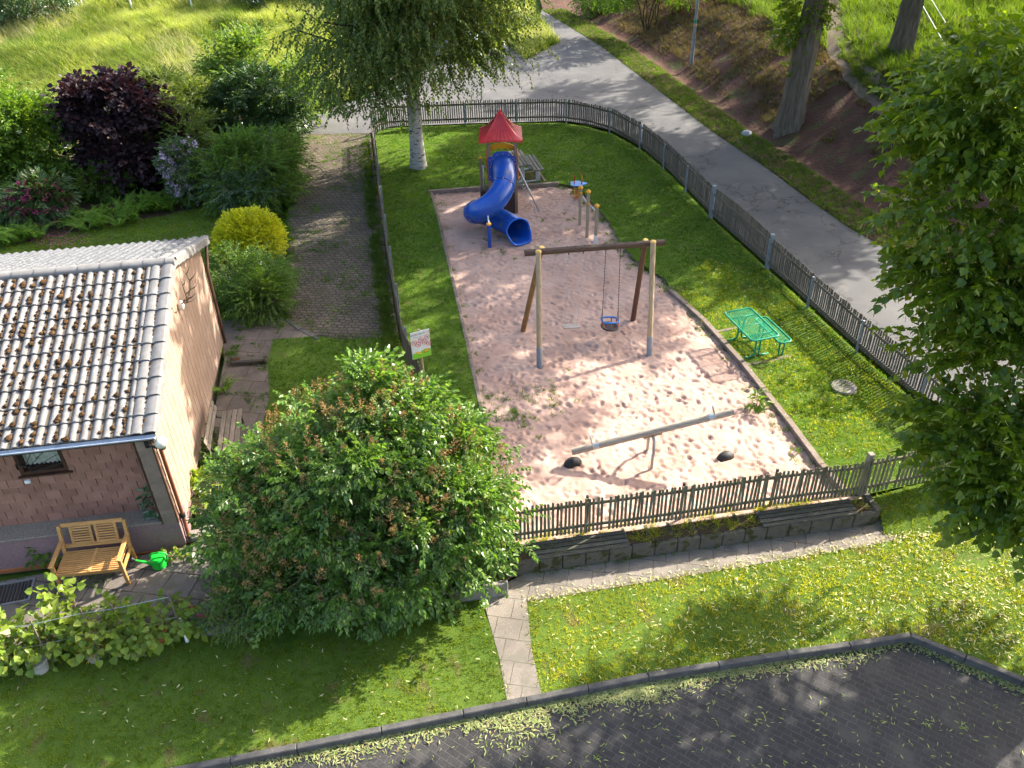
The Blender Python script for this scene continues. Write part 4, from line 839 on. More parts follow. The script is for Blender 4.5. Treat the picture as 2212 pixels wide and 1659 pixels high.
M['seam'] = surf('dark roof seam', (.16, .02, .02), (.22, .03, .03), 3, .6, None, 3, 0); M['orangepink'] = surf('pale bolt caps', (.5, .22, .14), (.6, .3, .2), 3, .5, None, 3, 0)
M['bluedk'] = surf('dark blue joint', (.004, .022, .12), (.006, .03, .16), 3, .4, None, 3, 0)
M['bluelip'] = surf('blue rim', (.015, .09, .40), (.02, .12, .5), 3, .3, None, 3, 0)
tower()

# ------------------------------------------------------------------ turning bars, spring rider
def bars():
    ps = [(2.08, 22.89, 1.05), (2.22, 22.06, 1.28), (2.40, 21.45, 1.13)]; o3 = np.array([2.2, 22.1, -.07]); root = thing('turning_bars', o3, 'three square timber posts with orange caps joined by steel bars', 'turning bars')
    for x, y, h in ps:
        c = np.array([x, y, 0])-o3; mb = MB(); mb.box(c+[0, 0, h/2-.1], (.085, .085, h+.2), bev=.01); p = mb.build('post', M['towerwood2'], root); mb = MB(); mb.lathe(c+[0, 0, h-.01], [(.068, 0), (.068, .035), (.03, .075), (0, .08)], 8); mb.build('post_cap', M['orange'], p, True, 40)
        if y < 21.6: mb = MB(); mb.box(c+[.0, 0, .12], (.092, .092, .34)); mb.build('steel_foot', M['galvlt'], p)
    for (a, b, h) in ((0, 1, .93), (1, 2, .98)):
        A = np.array([ps[a][0], ps[a][1], h-.03])-o3; B = np.array([ps[b][0], ps[b][1], h-.03])-o3; mb = MB(); mb.tube([A, B], .019, 9); q_ = mb.build('bar', M['galv'], root, True); mb = MB()
        d = (B-A)/np.linalg.norm(B-A); mb.tube([A+d*.04, A+d*.075], .045, 10); mb.tube([B-d*.075, B-d*.04], .045, 10); mb.build('bar_collar', M['orange'], q_, True, 40)
    c = W(1247, 425); root = thing('spring_rider', (c[0], c[1], -.07), 'small blue and red spring rider on an orange coil at the lawn edge', 'spring rider'); mb = MB()
    mb.tube([(.10*cos(t), .10*sin(t), .02+t/(2*pi)*.065) for t in np.linspace(0, 2*pi*6, 96)], .014, 6); mb.build('spring', M['orange2'], root, True); mb = MB(); mb.box((0, 0, .44), (.14, .2, .06), bev=.01); mb.build('mount', M['black'], root)
    n = 20; mb = MB(); mb.prism([((.25+.05*cos(3*t))*cos(t), (.17-.03*cos(2*t))*sin(t)) for t in np.linspace(0, 2*pi, n, False)], .48, .505, (0, 0, 0), (1, 0, 0), (0, 1, 0)); mb.build('seat_board', M['bluelt'], root)
    mb = MB(); mb.prism([(-.05, -.2), (.05, -.2), (.07, .3), (.04, .52), (0, .56), (-.05, .45)], -.012, .012, (.12, -.02, .30), (0, 1, 0), (0, 0, 1)); mb.prism([(-.05, -.05), (.05, -.05), (.035, .18), (0, .22), (-.035, .18)], -.012, .012, (-.1, .05, .52), (0, 1, 0), (0, 0, 1)); mb.build('side_board', M['redpl'], root)
    mb = MB(); mb.tube([(.12+.0, .10*cos(t), .70+.08*sin(t)) for t in np.linspace(0, 2*pi, 14, False)], .014, 6, closed=True); mb.build('handle', M['orange2'], root, True)
M['towerwood2'] = surf('silvery post timber', (.22, .175, .12), (.34, .28, .20), 5, .8, (.15, .12, .09), 8, .4, .004, .3, stretch=(6, 6, .5), f3=.62); M['orange2'] = surf('orange spring', (.55, .22, .02), (.65, .28, .03), 4, .45, None, 4, 0); M['galvlt'] = surf('pale steel foot', (.5, .52, .52), (.6, .62, .62), 6, .5, None, 4, 0)
bars()

# ------------------------------------------------------------------ green mesh table and bench
def rrect(w, l, r, n=6):
    return [(sx*(w/2-r)+r*cos(a), sy*(l/2-r)+r*sin(a)) for sx, sy, a0 in ((1, 1, 0), (-1, 1, pi/2), (-1, -1, pi), (1, -1, 3*pi/2)) for a in a0+np.linspace(0, pi/2, n)]
def greenset():
    tz = .62; cs = np.array([W(x, y, tz) for x, y in [(1562, 674), (1622, 666), (1684, 725), (1626, 738)]]); c = cs.mean(0); ly = (cs[1]+cs[0]-cs[2]-cs[3])/2; ll = np.linalg.norm(ly); ey = ly/ll; ex = np.cross(ey, [0, 0, 1]); wx = abs((cs[1]-cs[0]) @ ex)
    def panel(mb, w, l, z, r, step=.032, tw=.005):
        P = rrect(w, l, r)
        mb.tube([(x, y, z) for x, y in P], .021, 8, closed=True)
        return P
    def wires(w, l, z, r, ang=True):
        mb = MB(); st = .036; wr = .0028; L_ = w+l
        for s_ in (1, -1):
            for k in range(int(-L_/st), int(L_/st)+1):
                # line x + s*y = k*st*1.41 clipped to the panel
                cc = k*st*1.414; t0 = max(-w/2, cc-l/2) if s_ > 0 else max(-w/2, cc-l/2); t1 = min(w/2, cc+l/2)
                if t1-t0 < .03: continue
                a = (t0, (cc-t0)*s_, z); b = (t1, (cc-t1)*s_, z); mb.bar(a, b, .007, .003)
        return mb
    rz = atan2(ex[1], ex[0]); root = thing('mesh_table', (c[0], c[1], 0), 'green metal table with see through mesh top on the lawn', 'table', 'green mesh picnic furniture', rz)
    w, l = wx, ll; mb = MB(); panel(mb, w, l, tz, .09); tp = mb.build('table_top_frame', M['green'], root, True); wires(w-.03, l-.03, tz, .09).build('wire_mesh', M['green'], tp); mb = MB()
    for y in (-.30*l, 0, .30*l): mb.tube([(-w/2, y, tz-.025), (w/2, y, tz-.025)], .013, 7)
    mb.build('cross_bar', M['green'], tp, True)
    for y in (-.30*l, .30*l):
        for sx in (-1, 1):
            mb = MB(); mb.tube([(sx*w*.46, y, tz-.03), (sx*w*.40, y, tz-.035), (sx*w*.16, y, tz-.05), (sx*.055, y, tz-.16), (sx*.05, y, .10), (sx*.07, y, .04), (sx*.16, y, .02), (sx*.30, y, .015)], .021, 8); mb.build('leg', M['green'], root, True)
        mb = MB(); mb.bar((-.05, y, .2), (.05, y, .2), .03, .03); mb.build('leg_tie', M['green'], root)
    bz = .42; bs = np.array([W(x, y, bz) for x, y in [(1633, 688), (1655, 684), (1716, 738), (1678, 742)]]); c2 = bs.mean(0); l2 = np.linalg.norm((bs[1]+bs[0]-bs[2]-bs[3])/2); w2 = .30
    root = thing('mesh_bench', (c2[0], c2[1], 0), 'green metal mesh bench standing beside the mesh table toward the fence', 'bench', 'green mesh picnic furniture', rz); mb = MB(); panel(mb, w2, l2, bz, .09); tp = mb.build('seat_frame', M['green'], root, True); wires(w2-.03, l2-.03, bz, .08).build('wire_mesh', M['green'], tp)
    for y in (-.38*l2, .38*l2):
        for sx in (-1, 1): mb = MB(); mb.tube([(sx*w2*.4, y, bz-.02), (sx*.06, y, bz-.05), (sx*.05, y, .0), (sx*.05, y, -.05)], .021, 8); mb.build('leg', M['green'], root, True)
greenset()
c = W(1822, 838); mb = MB(); mb.lathe((0, 0, 0), [(.27, -.05), (.27, .025), (.25, .05), (.0, .052)], 28); t_ = thing('manhole_cover', (c[0], c[1], .0), 'round concrete manhole cover in the sunlit grass near the fence', 'manhole'); mb.build('cover', M['concrete2'] if 'concrete2' in M else M['concrete'], t_)
# slatted table set behind the tower
def slatset():
    c = W(1142, 382); root = thing('slatted_bench', (c[0]+.05, c[1]+.1, .0), 'grey slatted bench on pale concrete legs behind the play tower', 'bench', None, radians(12))
    for nm, x0, z, n in (('bench_seat', .02, .42, 3), ('table_top', -.52, .62, 4)):
        mb = MB()
        for i in range(n): mb.box((x0+i*.115, .0, z), (.10, 1.35, .035), bev=.006)
        mb.build(nm, M['slatgrey'], root)
    for y in (-.5, .5):
        mb = MB(); mb.box((.13, y, .19), (.14, .07, .42), bev=.01); mb.box((-.25, y, .02), (.9, .07, .06), bev=.01); mb.box((-.36, y, .30), (.12, .07, .62), bev=.01); mb.build('leg_frame', M['conclt'], root)
M['slatgrey'] = surf('grey green slats', (.10, .10, .085), (.17, .165, .145), 6, .85, None, 9, .4, .005, .2, stretch=(6, .6, 6), island=.2); M['conclt'] = surf('pale concrete', (.27, .28, .28), (.36, .37, .37), 5, .85, None, 9, .3, .004)
slatset()
# sign
def sign():
    a, b = np.array([-2.02, 14.6, 0]), np.array([-1.65, 14.78, 0]); d = b-a; w = np.linalg.norm(d); d /= w; nn = np.cross(d, [0, 0, 1]); zt, zb = 1.58, .94; h = zt-zb; o3 = np.array([*((a+b)/2)[:2], 0.]); root = thing('playground_sign', o3, 'white playground rules sign with red prohibition rings above the lilac', 'sign')
    ax = np.array([d, -nn, [0, 0, 1.]]); mb = MB(); mb.box((0, 0, (zt+zb)/2), (w, .012, h), ax, bev=.003); bd = mb.build('board', M['signw'], root)
    mb = MB(); mb.tube([-nn*.035+[0, 0, -.3], -nn*.035+[0, 0, zt+.02]], .03, 10); mb.build('post', M['pole'], root, True, 40)
    f = nn*.0075
    def uv(u, v): return f+d*(u-.5)*w+np.array([0, 0, zb+v*h])
    mb = MB(); pl = [(-.5*w+.004, .004), (.5*w-.004, .004), (.5*w-.004, .30*h)]+[(t*w, h*(.30+.035*sin(9*t)-.10*(.5-t))) for t in np.linspace(.48, -.48, 10)]; mb.prism(pl, .0062, .0072, np.array([0, 0, zb]), d, (0, 0, 1)); mb.build('printed_meadow', M['printgreen'], bd)
    for u, v, r in ((.17, .62, .052), (.53, .67, .052), (.86, .72, .05), (.36, .52, .052), (.71, .56, .052), (.92, .47, .05)):
        c = uv(u, v); mb = MB(); mb.tube([c+d*r*cos(t)+np.array([0, 0, r*sin(t)]) for t in np.linspace(0, 2*pi, 24, False)], .0055, 6, closed=True); mb.bar(c+d*r*.7+[0, 0, -r*.7], c-d*r*.7+[0, 0, r*.7], .003, .009, upv=nn); q_ = mb.build('prohibition_mark', M['printred'], bd); mb = MB(); mb.box(c+f*.1, (r*.7, .002, r*.5), ax); mb.build('pictogram', M['printgrey'], q_)
    mb = MB(); c = uv(.74, .2); mb.prism([(-.06, -.02), (.03, -.03), (.07, .05), (-.01, .055)], .0005, .0025, c, d, (0, 0, 1)); q_ = mb.build('printed_sandbox', M['printred'], bd); mb = MB(); mb.prism([(-.04, .0), (.03, -.008), (.055, .04), (-.005, .045)], .003, .004, c, d, (0, 0, 1)); mb.build('printed_sand', M['printyel'], q_)
    mb = MB(); mb.prism([(-.08, .03), (-.03, .035), (.06, -.04), (.045, -.06), (-.02, -.02), (-.08, .0)], .0005, .0025, uv(.38, .22), d, (0, 0, 1)); mb.build('printed_slide', M['printyel'], bd)
    mb = MB()
    for i in range(9): mb.box(uv(.22+i*.065, .80), (w*.045, .0015, .008), ax)
    mb.build('printed_line', M['printgrey'], bd)
    cu = bpy.data.curves.new('title', 'FONT'); cu.body = 'KINDERSPIELPLATZ'; cu.size = .058; cu.align_x = 'CENTER'; cu.extrude = .0008; to = bpy.data.objects.new('title', cu); COL.objects.link(to); to.parent = bd
    for i, cc in enumerate([(.10, .2, .5), (.55, .06, .25), (.02, .45, .55), (.05, .45, .65), (.6, .2, .3), (.55, .08, .2), (.2, .4, .25), (.75, .5, .05)]):
        cu.materials.append(surf('print %d' % i, cc, cc, 3, .6, None, 3, 0))
    for i, ch in enumerate(cu.body_format): ch.material_index = (i*3) % 8
    c = uv(.5, .87); cu.space_character = .82; Mx = Matrix.Identity(4)
    for i in range(3): Mx[i][0] = d[i]; Mx[i][1] = (0, 0, 1)[i]; Mx[i][2] = nn[i]; Mx[i][3] = c[i]
    bpy.context.view_layer.update(); me = bpy.data.meshes.new_from_object(to.evaluated_get(bpy.context.evaluated_depsgraph_get())); tm = bpy.data.objects.new('title', me); COL.objects.link(tm); tm.parent = bd; tm.matrix_local = Mx; bpy.data.objects.remove(to); tm.name = 'title'
M['signw'] = surf('sign white', (.70, .70, .68), (.76, .76, .74), 3, .4, None, 3, 0); M['printgreen'] = surf('print green', (.20, .55, .03), (.26, .6, .05), 3, .5, None, 3, 0); M['printred'] = surf('print red', (.6, .03, .04), (.65, .05, .06), 3, .5, None, 3, 0)
M['printgrey'] = surf('print grey', (.3, .25, .25), (.4, .33, .33), 3, .5, None, 3, 0); M['printyel'] = surf('print yellow', (.8, .5, .05), (.85, .55, .08), 3, .5, None, 3, 0)
sign()

# ------------------------------------------------------------------ house
HA = radians(8); HE = np.array([cos(HA), sin(HA), 0]); HV = np.array([-sin(HA), cos(HA), 0]); HO = np.array([-5.83, 10.77, 0.]); HAX = np.array([HE, HV, [0, 0, 1.]])
def HP(x, y, z): return HE*x+HV*y+np.array([0, 0, z])          # in the house's own frame, about HO
def Hpix(px, py, Yl):
    d = ray(px, py); n = HV; t = ((HO+HV*Yl-CP) @ n)/(d @ n); p = CP+d*t-HO; return p @ HE, p[2]
def HpixX(px, py, Xl):
    d = ray(px, py); t = ((HO+HE*Xl-CP) @ HE)/(d @ HE); p = CP+d*t-HO; return p @ HV, p[2]
EAVE, RIDGE, YF, YR, YB, XL, OV = 2.30, 3.50, -.06, 3.5, 6.62, -7.2, .13
def roofz(y): return EAVE+(RIDGE-EAVE)*(y-YF)/(YR-YF) if y < YR else RIDGE-(RIDGE-EAVE)*(y-YR)/(YR-YF)
def house():
    root = thing('house', HO, 'low house with pale mossy tile roof and red brown shingled front', 'house')
    B = lambda mb, x0, x1, y0, y1, z0, z1, **k: mb.box(HP((x0+x1)/2, (y0+y1)/2, (z0+z1)/2), (x1-x0, y1-y0, z1-z0), HAX, **k)
    mb = MB(); B(mb, XL, -.09, .52, 6.25, -.4, 2.2); mb.prism([(.1, 2.2), (6.25, 2.2), (6.25, roofz(6.25)-.12), (YR, RIDGE-.12), (.1, roofz(.1)-.12)], -.08, -.02, (0, 0, 0), HV, (0, 0, 1)); mb.prism([(.5, 2.2), (6.25, 2.2), (YR, RIDGE-.15)], -7., -.1, (0, 0, 0), HV, (0, 0, 1)); mb.build('wall', M['gablegap'], root)
    mb = MB(); B(mb, XL, 0, -.0, .5, -.45, .30); B(mb, -.5, -.06, .5, 6.2, -.5, .02); mb.build('plinth', M['plinth'], root)
    mb = MB(); B(mb, XL, -.27, -.03, .42, .302, .345, bev=.01); mb.build('ledge', M['pebble'], root)
    mb = MB(); x = XL
    while x < -.05: B(mb, x, x+.235, -.018, .02, -.42, -.335, bev=.004); x += .24
    mb.build('base_tiles', M['clay'], root)
    # front wall: shingles, window, corner pier
    wx0, wz1 = Hpix(33, 964, .36); wx1, wz0 = Hpix(163, 1013, .36); wz1 = 2.2; wx0 -= .10; wx1 -= .10; mb = MB()
    for a, b, c, d in ((XL, wx0, .34, 2.3), (wx1, -.1, .34, 2.3), (wx0, wx1, .34, wz0)): B(mb, a, b, .385, .53, c, d)
    mb.build('front_backing', M['gablegap'], root)
    mb = MB(); sh = .165; rg = np.random.default_rng(4); r_ = 0; z = .345
    while z < 2.25:
        x = XL+.0+(.125 if r_ % 2 else 0)
        while x < -.27:
            w = .25; x1 = min(x+w-.009, -.27); zc = z+rg.normal(0, .004)
            seg = [(x, x1)]
            if z+sh*.6 > wz0-.03: seg = [(p0, p1) for p0, p1 in ((x, min(x1, wx0-.005)), (max(x, wx1+.005), x1)) if p1 > p0+.012]
            for p0, p1 in seg:
                if p1 > p0+.02: mb.box(HP((p0+p1)/2, .352+rg.normal(0, .002), zc+sh/2+.01), (p1-p0, .012, sh+.04), np.array([HE, HV*cos(.025)-np.array([0, 0, sin(.025)]), HV*sin(.025)+np.array([0, 0, cos(.025)])]), bev=.003)
            x += w
        z += sh; r_ += 1
    mb.build('front_shingles', M['shingle'], root)
    mb = MB(); B(mb, -.25, -.01, .0, .36, .302, 2.24); mb.build('corner_pier', M['gablegap'], root); mb = MB(); z = .29
    while z < 2.2: mb.box(HP(-.13, -.012+rg.normal(0, .002), z+.075), (.235, .014, .165), np.array([HE, HV*cos(.025)-np.array([0, 0, sin(.025)]), HV*sin(.025)+np.array([0, 0, cos(.025)])]), bev=.003); z += .15
    mb.build('pier_shingles', M['pierstrip'], root); mb = MB(); B(mb, -.285, -.252, -.02, .36, .27, 2.26, bev=.004); B(mb, -.012, .012, -.028, .03, .27, 2.26, bev=.004); mb.build('corner_trim', M['trim'], root)
    # window
    mb = MB(); fwd = .06
    for a, b, c, d in ((wx0, wx0+fwd, wz0, wz1), (wx1-fwd, wx1, wz0, wz1), (wx0+fwd, wx1-fwd, wz0, wz0+fwd), (wx0+fwd, wx1-fwd, wz1-fwd, wz1)): B(mb, a, b, .345, .50, c, d, bev=.005)
    wf = mb.build('window', M['trim'], root); mb = MB(); B(mb, wx0+fwd+.12, wx1-fwd-.02, .455, .48, wz0+fwd+.03, wz1-fwd); mb.build('casement', M['trim'], wf) if False else None
    mb = MB(); B(mb, wx0+fwd, wx1-fwd, .488, .492, wz0+fwd, wz1-fwd); mb.build('pane', M['glass'], wf); mb = MB(); n = 60; V = []
    for i in range(n+1):
        t = i/n; x = wx0+fwd+(wx1-wx0-2*fwd)*t
        for zz in (wz0+fwd+.02+.02*abs(sin(t*28)), wz1-.05): V.append(HP(x, .508+.012*sin(t*55), zz))
    mb.add(V, [(2*i, 2*i+2, 2*i+3, 2*i+1) for i in range(n)]); mb.build('curtain', M['curtain'], wf, True)
    mb = MB(); B(mb, wx0-.05, wx1+.06, .30, .40, wz0-.035, wz0-.005, bev=.004); mb.build('sill', M['trim'], wf); mb = MB(); o_ = HP(wx0+.02, .335, wz0+.03)
    for an in np.radians([12, 27, 42, 57, 72, 84]): L_ = min((wx1-wx0-.06)/max(cos(an), .01), (wz1-wz0-.08)/max(sin(an), .01)); mb.tube([o_+HE*cos(an)*.18+np.array([0, 0, sin(an)*.18]), o_+HE*cos(an)*L_+np.array([0, 0, sin(an)*L_])], .006, 5)
    mb.tube([o_+HE*.18*cos(t)+np.array([0, 0, .18*sin(t)]) for t in np.linspace(0, pi/2, 8)], .008, 5); mb.build('window_grille', M['iron'], wf)
    # gable cladding in overlapping courses
    mb = MB(); z = -.0; r_ = 0; cw, ch = .235, .30
    while z < RIDGE-.1:
        y = .03+(.022 if r_ % 2 else 0)
        while y < 6.25:
            y1 = min(y+cw-.013, 6.25); yc = (y+y1)/2; top = min(z+ch+.03, min(roofz(y), roofz(y1))-.14)
            if top > z+.02 and y1 > y+.03: mb.box(HP(-.008, yc, (z+top)/2), (.010, y1-y, top-z), np.array([HE*cos(.02)+np.array([0, 0, sin(.02)]), HV, -HE*sin(.02)+np.array([0, 0, cos(.02)])]), bev=.003)
            y += cw
        z += ch; r_ += 1
    mb.build('gable_cladding', M['gable'], root)
    # roof: two tiled slopes
    pitch, row = .172, .372
    def slope(y0, y1, z0, z1, lift=0):
        Ls = sqrt((y1-y0)**2+(z1-z0)**2); nr = int(round(Ls/row)); dy, dz = (y1-y0)/Ls, (z1-z0)/Ls; nn = np.array([-dz, dy]); nn = nn if nn[1] > 0 else -nn
        xs = np.arange(XL, OV-.36, pitch/8); V = []; F = []; rgt = np.random.default_rng(8); nx = len(xs)
        ph = ((xs-XL)/pitch) % 1; prof = np.where(ph < .68, .030*np.sin(ph/.68*pi)**.8, -.004*np.sin((ph-.68)/.32*pi))
        for r in range(nr):
            jit = np.repeat(rgt.normal(0, .004, nx//16+2), 16)[:nx]
            for t, h in ((r*row-.035, .030), (r*row-.03, .034), (r*row+row*.5, .02), ((r+1)*row-.035, .006)):
                tt = np.clip(t+jit, 0 if r else -.03, Ls)
                V.append(np.stack([xs, y0+dy*tt+nn[0]*(h+prof), z0+dz*tt+nn[1]*(h+prof)], 1))
            V.append(np.stack([xs, y0+dy*np.clip(r*row-.035+jit, -.03, Ls)+nn[0]*(.0+prof*.9), z0+dz*np.clip(r*row-.035+jit, -.03, Ls)+nn[1]*(.0+prof*.9)], 1))
        V = np.concatenate(V); V = V[:, :1]*HE+V[:, 1:2]*HV+V[:, 2:]*np.array([0, 0, 1.])
        for r in range(nr):
            b = r*5*nx
            for k0, k1 in ((0, 1), (1, 2), (2, 3), (4, 0)):
                for i in range(nx-1): F.append((b+k0*nx+i, b+k0*nx+i+1, b+k1*nx+i+1, b+k1*nx+i))
        mm = MB(); mm.add(V, F); return mm, (dy, dz, nn, Ls, nr)
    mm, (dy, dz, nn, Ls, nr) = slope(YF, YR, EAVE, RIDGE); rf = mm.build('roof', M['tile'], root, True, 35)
    mm, (dy2, dz2, nn2, Ls2, nr2) = slope(YB, YR, roofz(YB), RIDGE); mm.build('rear_slope', M['tilerear'], rf, True, 35)
    mb = MB(); B(mb, XL, OV-.02, YF+.05, YF+.3, EAVE-.06, EAVE-.04)
    mb.prism([(YF+.03, EAVE-.05), (YR, RIDGE-.05), (YB-.03, roofz(YB)-.05), (YB-.03, roofz(YB)-.09), (YR, RIDGE-.09), (YF+.03, EAVE-.09)], OV-.03, XL, (0, 0, 0), HV, (0, 0, 1)); mb.build('roof_deck', M['trim'], rf)
    # verge tiles on the right edge, two waves wide with a turned down flange
    mb = MB()
    for (y0, z0, d_, e_, n_, L_, k_) in ((YF, EAVE, dy, dz, nn, Ls, nr), (YB, roofz(YB), dy2, dz2, nn2, Ls2, nr2)):
        for r in range(k_):
            t0 = max(r*row-.045, -.03); t1 = min((r+1)*row+.02, L_); cs = []
            for t, h in ((t0, .042), (t1, .012)):
                pts = []
                for x_, p_ in [(-.37, .0), (-.33, .022), (-.28, .034), (-.22, .022), (-.19, -.002), (-.165, .006), (-.12, .032), (-.05, .040), (.0, .034), (.028, .010), (.032, -.13)]: pts.append(HP(OV+x_, y0+d_*t+n_[0]*(h+p_), z0+e_*t+n_[1]*(h+p_)))
                cs.append(pts)
            q_ = len(cs[0]); V = cs[0]+cs[1]+[p-np.array([0, 0, .012])*1 for p in cs[0]]; mb.add(V, [(i, i+1, q_+i+1, q_+i) for i in range(q_-1)]+[(2*q_+i, 2*q_+i+1, i+1, i) for i in range(q_-1)])
    mb.build('verge_tiles', M['tile2'], rf, True, 30)
    # ridge
    mb = MB(); x = XL; k = 0
    while x < OV-.05:
        x1 = min(x+.40, OV+.03); an = np.linspace(-.35, pi+.35, 11); cs = []
        for xx, s_ in ((x, 1.), (x1+.02, .93)): cs.append([HP(xx, YR-cos(t)*.125*s_, RIDGE-.005+.085*s_*sin(t)+.012*(s_-.93)*10) for t in an])
        V = cs[0]+cs[1]; mb.add(V, [(i, i+1, 11+i+1, 11+i) for i in range(10)]); x += .38
    mb.build('ridge_tiles', M['tile2'], rf, True, 60)
    # moss cushions in the valleys
    mb = MB(); rg = np.random.default_rng(12)
    for k in range(2100):
        col = rg.integers(0, int((OV-.36-XL)/pitch)); x = XL+col*pitch+pitch*(.80+rg.normal(0, .07)); r = rg.integers(0, nr); t = (r+min(.98, max(0., rg.beta(1.3, 2.2) if rg.random() < .75 else rg.random())))*row; frac = (t/row) % 1
        if x > OV-.40 and False: continue
        s_ = rg.choice([.010, .016, .024, .034, .044], p=[.32, .24, .2, .15, .09])*rg.uniform(.8, 1.2)*(1 if x < -1.2 else .8); h = .034*(1-frac)+.004; p = HP(x, YF+dy*t+nn[0]*(h+s_*.3), EAVE+dz*t+nn[1]*(h+s_*.3)); mb.blob(p, (s_, s_*rg.uniform(.9, 1.5), s_*.8), k, 8, 6, amp=.34)
    for k in range(330):
        r = rg.random()*Ls; s_ = rg.uniform(.008, .017); x = OV+rg.choice([-.185, -.37])+rg.normal(0, .008); mb.blob(HP(x, YF+dy*r+nn[0]*.03, EAVE+dz*r+nn[1]*.03), (s_, s_*1.3, s_*.8), k, 6, 4)
    ms = mb.build('moss', M['moss'], rf, True); ms['kind'] = 'stuff'
    # gutter and pipes
    mb = MB(); n = 10; V = []
    for x in (XL, OV+.0):
        for t in np.linspace(pi, 2*pi, n): V.append(HP(x, YF-.055+.052*cos(t), EAVE-.035+.055*sin(t)))
    mb.add(V, [(i, i+1, n+i+1, n+i) for i in range(n-1)]+[tuple(range(n))]+[tuple(range(n, 2*n))[::-1]]); mb.tube([HP(XL, YF-.107, EAVE-.035), HP(OV, YF-.107, EAVE-.035)], .012, 8); mb.build('gutter', M['gutter'], root, True, 50)
    mb = MB(); B(mb, XL, OV-.02, YF-.0, YF+.02, EAVE-.16, EAVE+.01); mb.build('fascia', M['black'], root)
    mb = MB(); mb.tube([HP(-.06, -.07, 2.2), HP(.055, .05, 2.10), HP(.055, .14, 2.0), HP(.05, .14, .30), HP(.045, .13, .1), HP(.05, .08, -.25), HP(.10, .02, -.36)], .034, 10); dp = mb.build('downpipe', M['copper'], root, True); mb = MB(); mb.tube([HP(.05, .14, .34), HP(.05, .14, .25)], .045, 10); mb.tube([HP(.06, .09, -.18), HP(.07, .07, -.24)], .045, 10); mb.build('pipe_clamp', M['black'], dp)
    mb = MB(); zb = roofz(YB)-.06; mb.tube([HP(.06, YB+.05, zb), HP(.07, YB-.02, zb-.1), HP(.06, 6.28, zb-.42), HP(.05, 6.22, zb-.5), HP(.045, 6.2, .2), HP(.05, 6.2, -.18), HP(.10, 6.18, -.2)], .036, 10); mb.build('downpipe', M['trim'], root, True)
    return root
M['gutter'] = surf('zinc gutter', (.36, .40, .46), (.5, .55, .62), 8, .38, None, 9, .05, .001, .5, .5)
gm, nt, N, L, P = mkmat('window glass'); P.inputs['Base Color'].default_value = (.03, .035, .03, 1); P.inputs['Roughness'].default_value = .03; P.inputs['Specular IOR Level'].default_value = .8; tr = N.new('ShaderNodeBsdfTransparent'); mx = N.new('ShaderNodeMixShader'); mx.inputs[0].default_value = .14; L.new(tr.outputs[0], mx.inputs[1]); L.new(P.outputs[0], mx.inputs[2]); L.new(mx.outputs[0], N['Material Output'].inputs[0]); M['glass'] = gm
M['curtain'] = surf('net curtain', (.62, .68, .55), (.80, .82, .74), 12, .9, (.25, .33, .14), 16, .2, .003, f3=.6)
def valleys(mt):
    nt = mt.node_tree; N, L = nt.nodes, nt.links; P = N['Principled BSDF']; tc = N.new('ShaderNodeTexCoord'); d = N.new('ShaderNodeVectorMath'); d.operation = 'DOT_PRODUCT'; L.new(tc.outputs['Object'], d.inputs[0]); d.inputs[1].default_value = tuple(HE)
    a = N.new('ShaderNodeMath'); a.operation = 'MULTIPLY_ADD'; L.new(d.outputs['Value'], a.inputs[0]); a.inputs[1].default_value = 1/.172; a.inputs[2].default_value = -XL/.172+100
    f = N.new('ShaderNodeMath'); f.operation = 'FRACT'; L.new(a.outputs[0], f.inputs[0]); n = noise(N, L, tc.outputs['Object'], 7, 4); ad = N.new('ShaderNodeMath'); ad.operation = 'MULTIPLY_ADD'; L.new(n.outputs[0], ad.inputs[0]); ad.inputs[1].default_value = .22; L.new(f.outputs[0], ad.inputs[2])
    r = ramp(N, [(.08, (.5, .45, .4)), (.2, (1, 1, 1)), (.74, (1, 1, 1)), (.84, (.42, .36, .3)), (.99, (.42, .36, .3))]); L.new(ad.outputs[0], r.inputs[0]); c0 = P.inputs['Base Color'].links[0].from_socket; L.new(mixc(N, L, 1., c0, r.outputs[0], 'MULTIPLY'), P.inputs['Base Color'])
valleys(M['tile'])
house()
def onhouse(x, y, z): return HO+HP(x, y, z)
# lamp, antlers, box, plant on the ledge
p = Yp(348, 956, 10.72); t_ = thing('wall_lamp', p, 'dusty round globe lamp on a black bracket at the house corner', 'lamp'); mb = MB(); mb.blob((0, 0, 0), .105, 1, 18, 12, amp=0); mb.build('globe', M['globe'], t_, True); mb = MB(); q_ = onhouse(-.06, -.03, p[2]-.04)-p; mb.tube([q_, (q_+np.array([0, 0, -.11]))*.5+[0, 0, -.03], (0, 0, -.115)], .02, 8); mb.box(q_, (.07, .05, .12), HAX); mb.lathe((0, 0, -.125), [(.045, 0), (.06, .03)], 12); mb.build('bracket', M['black'], t_, True, 40)
hy, hz_ = HpixX(385, 655, .02); p = onhouse(.03, hy, hz_); t_ = thing('antler_trophy', p, 'deer antlers with pale skull plate mounted high on the gable', 'antlers'); mb = MB(); mb.blob(HE*.04+[0, 0, -.06], (.05, .05, .11), 3, 8, 6); mb.build('skull', M['white'], t_, True)
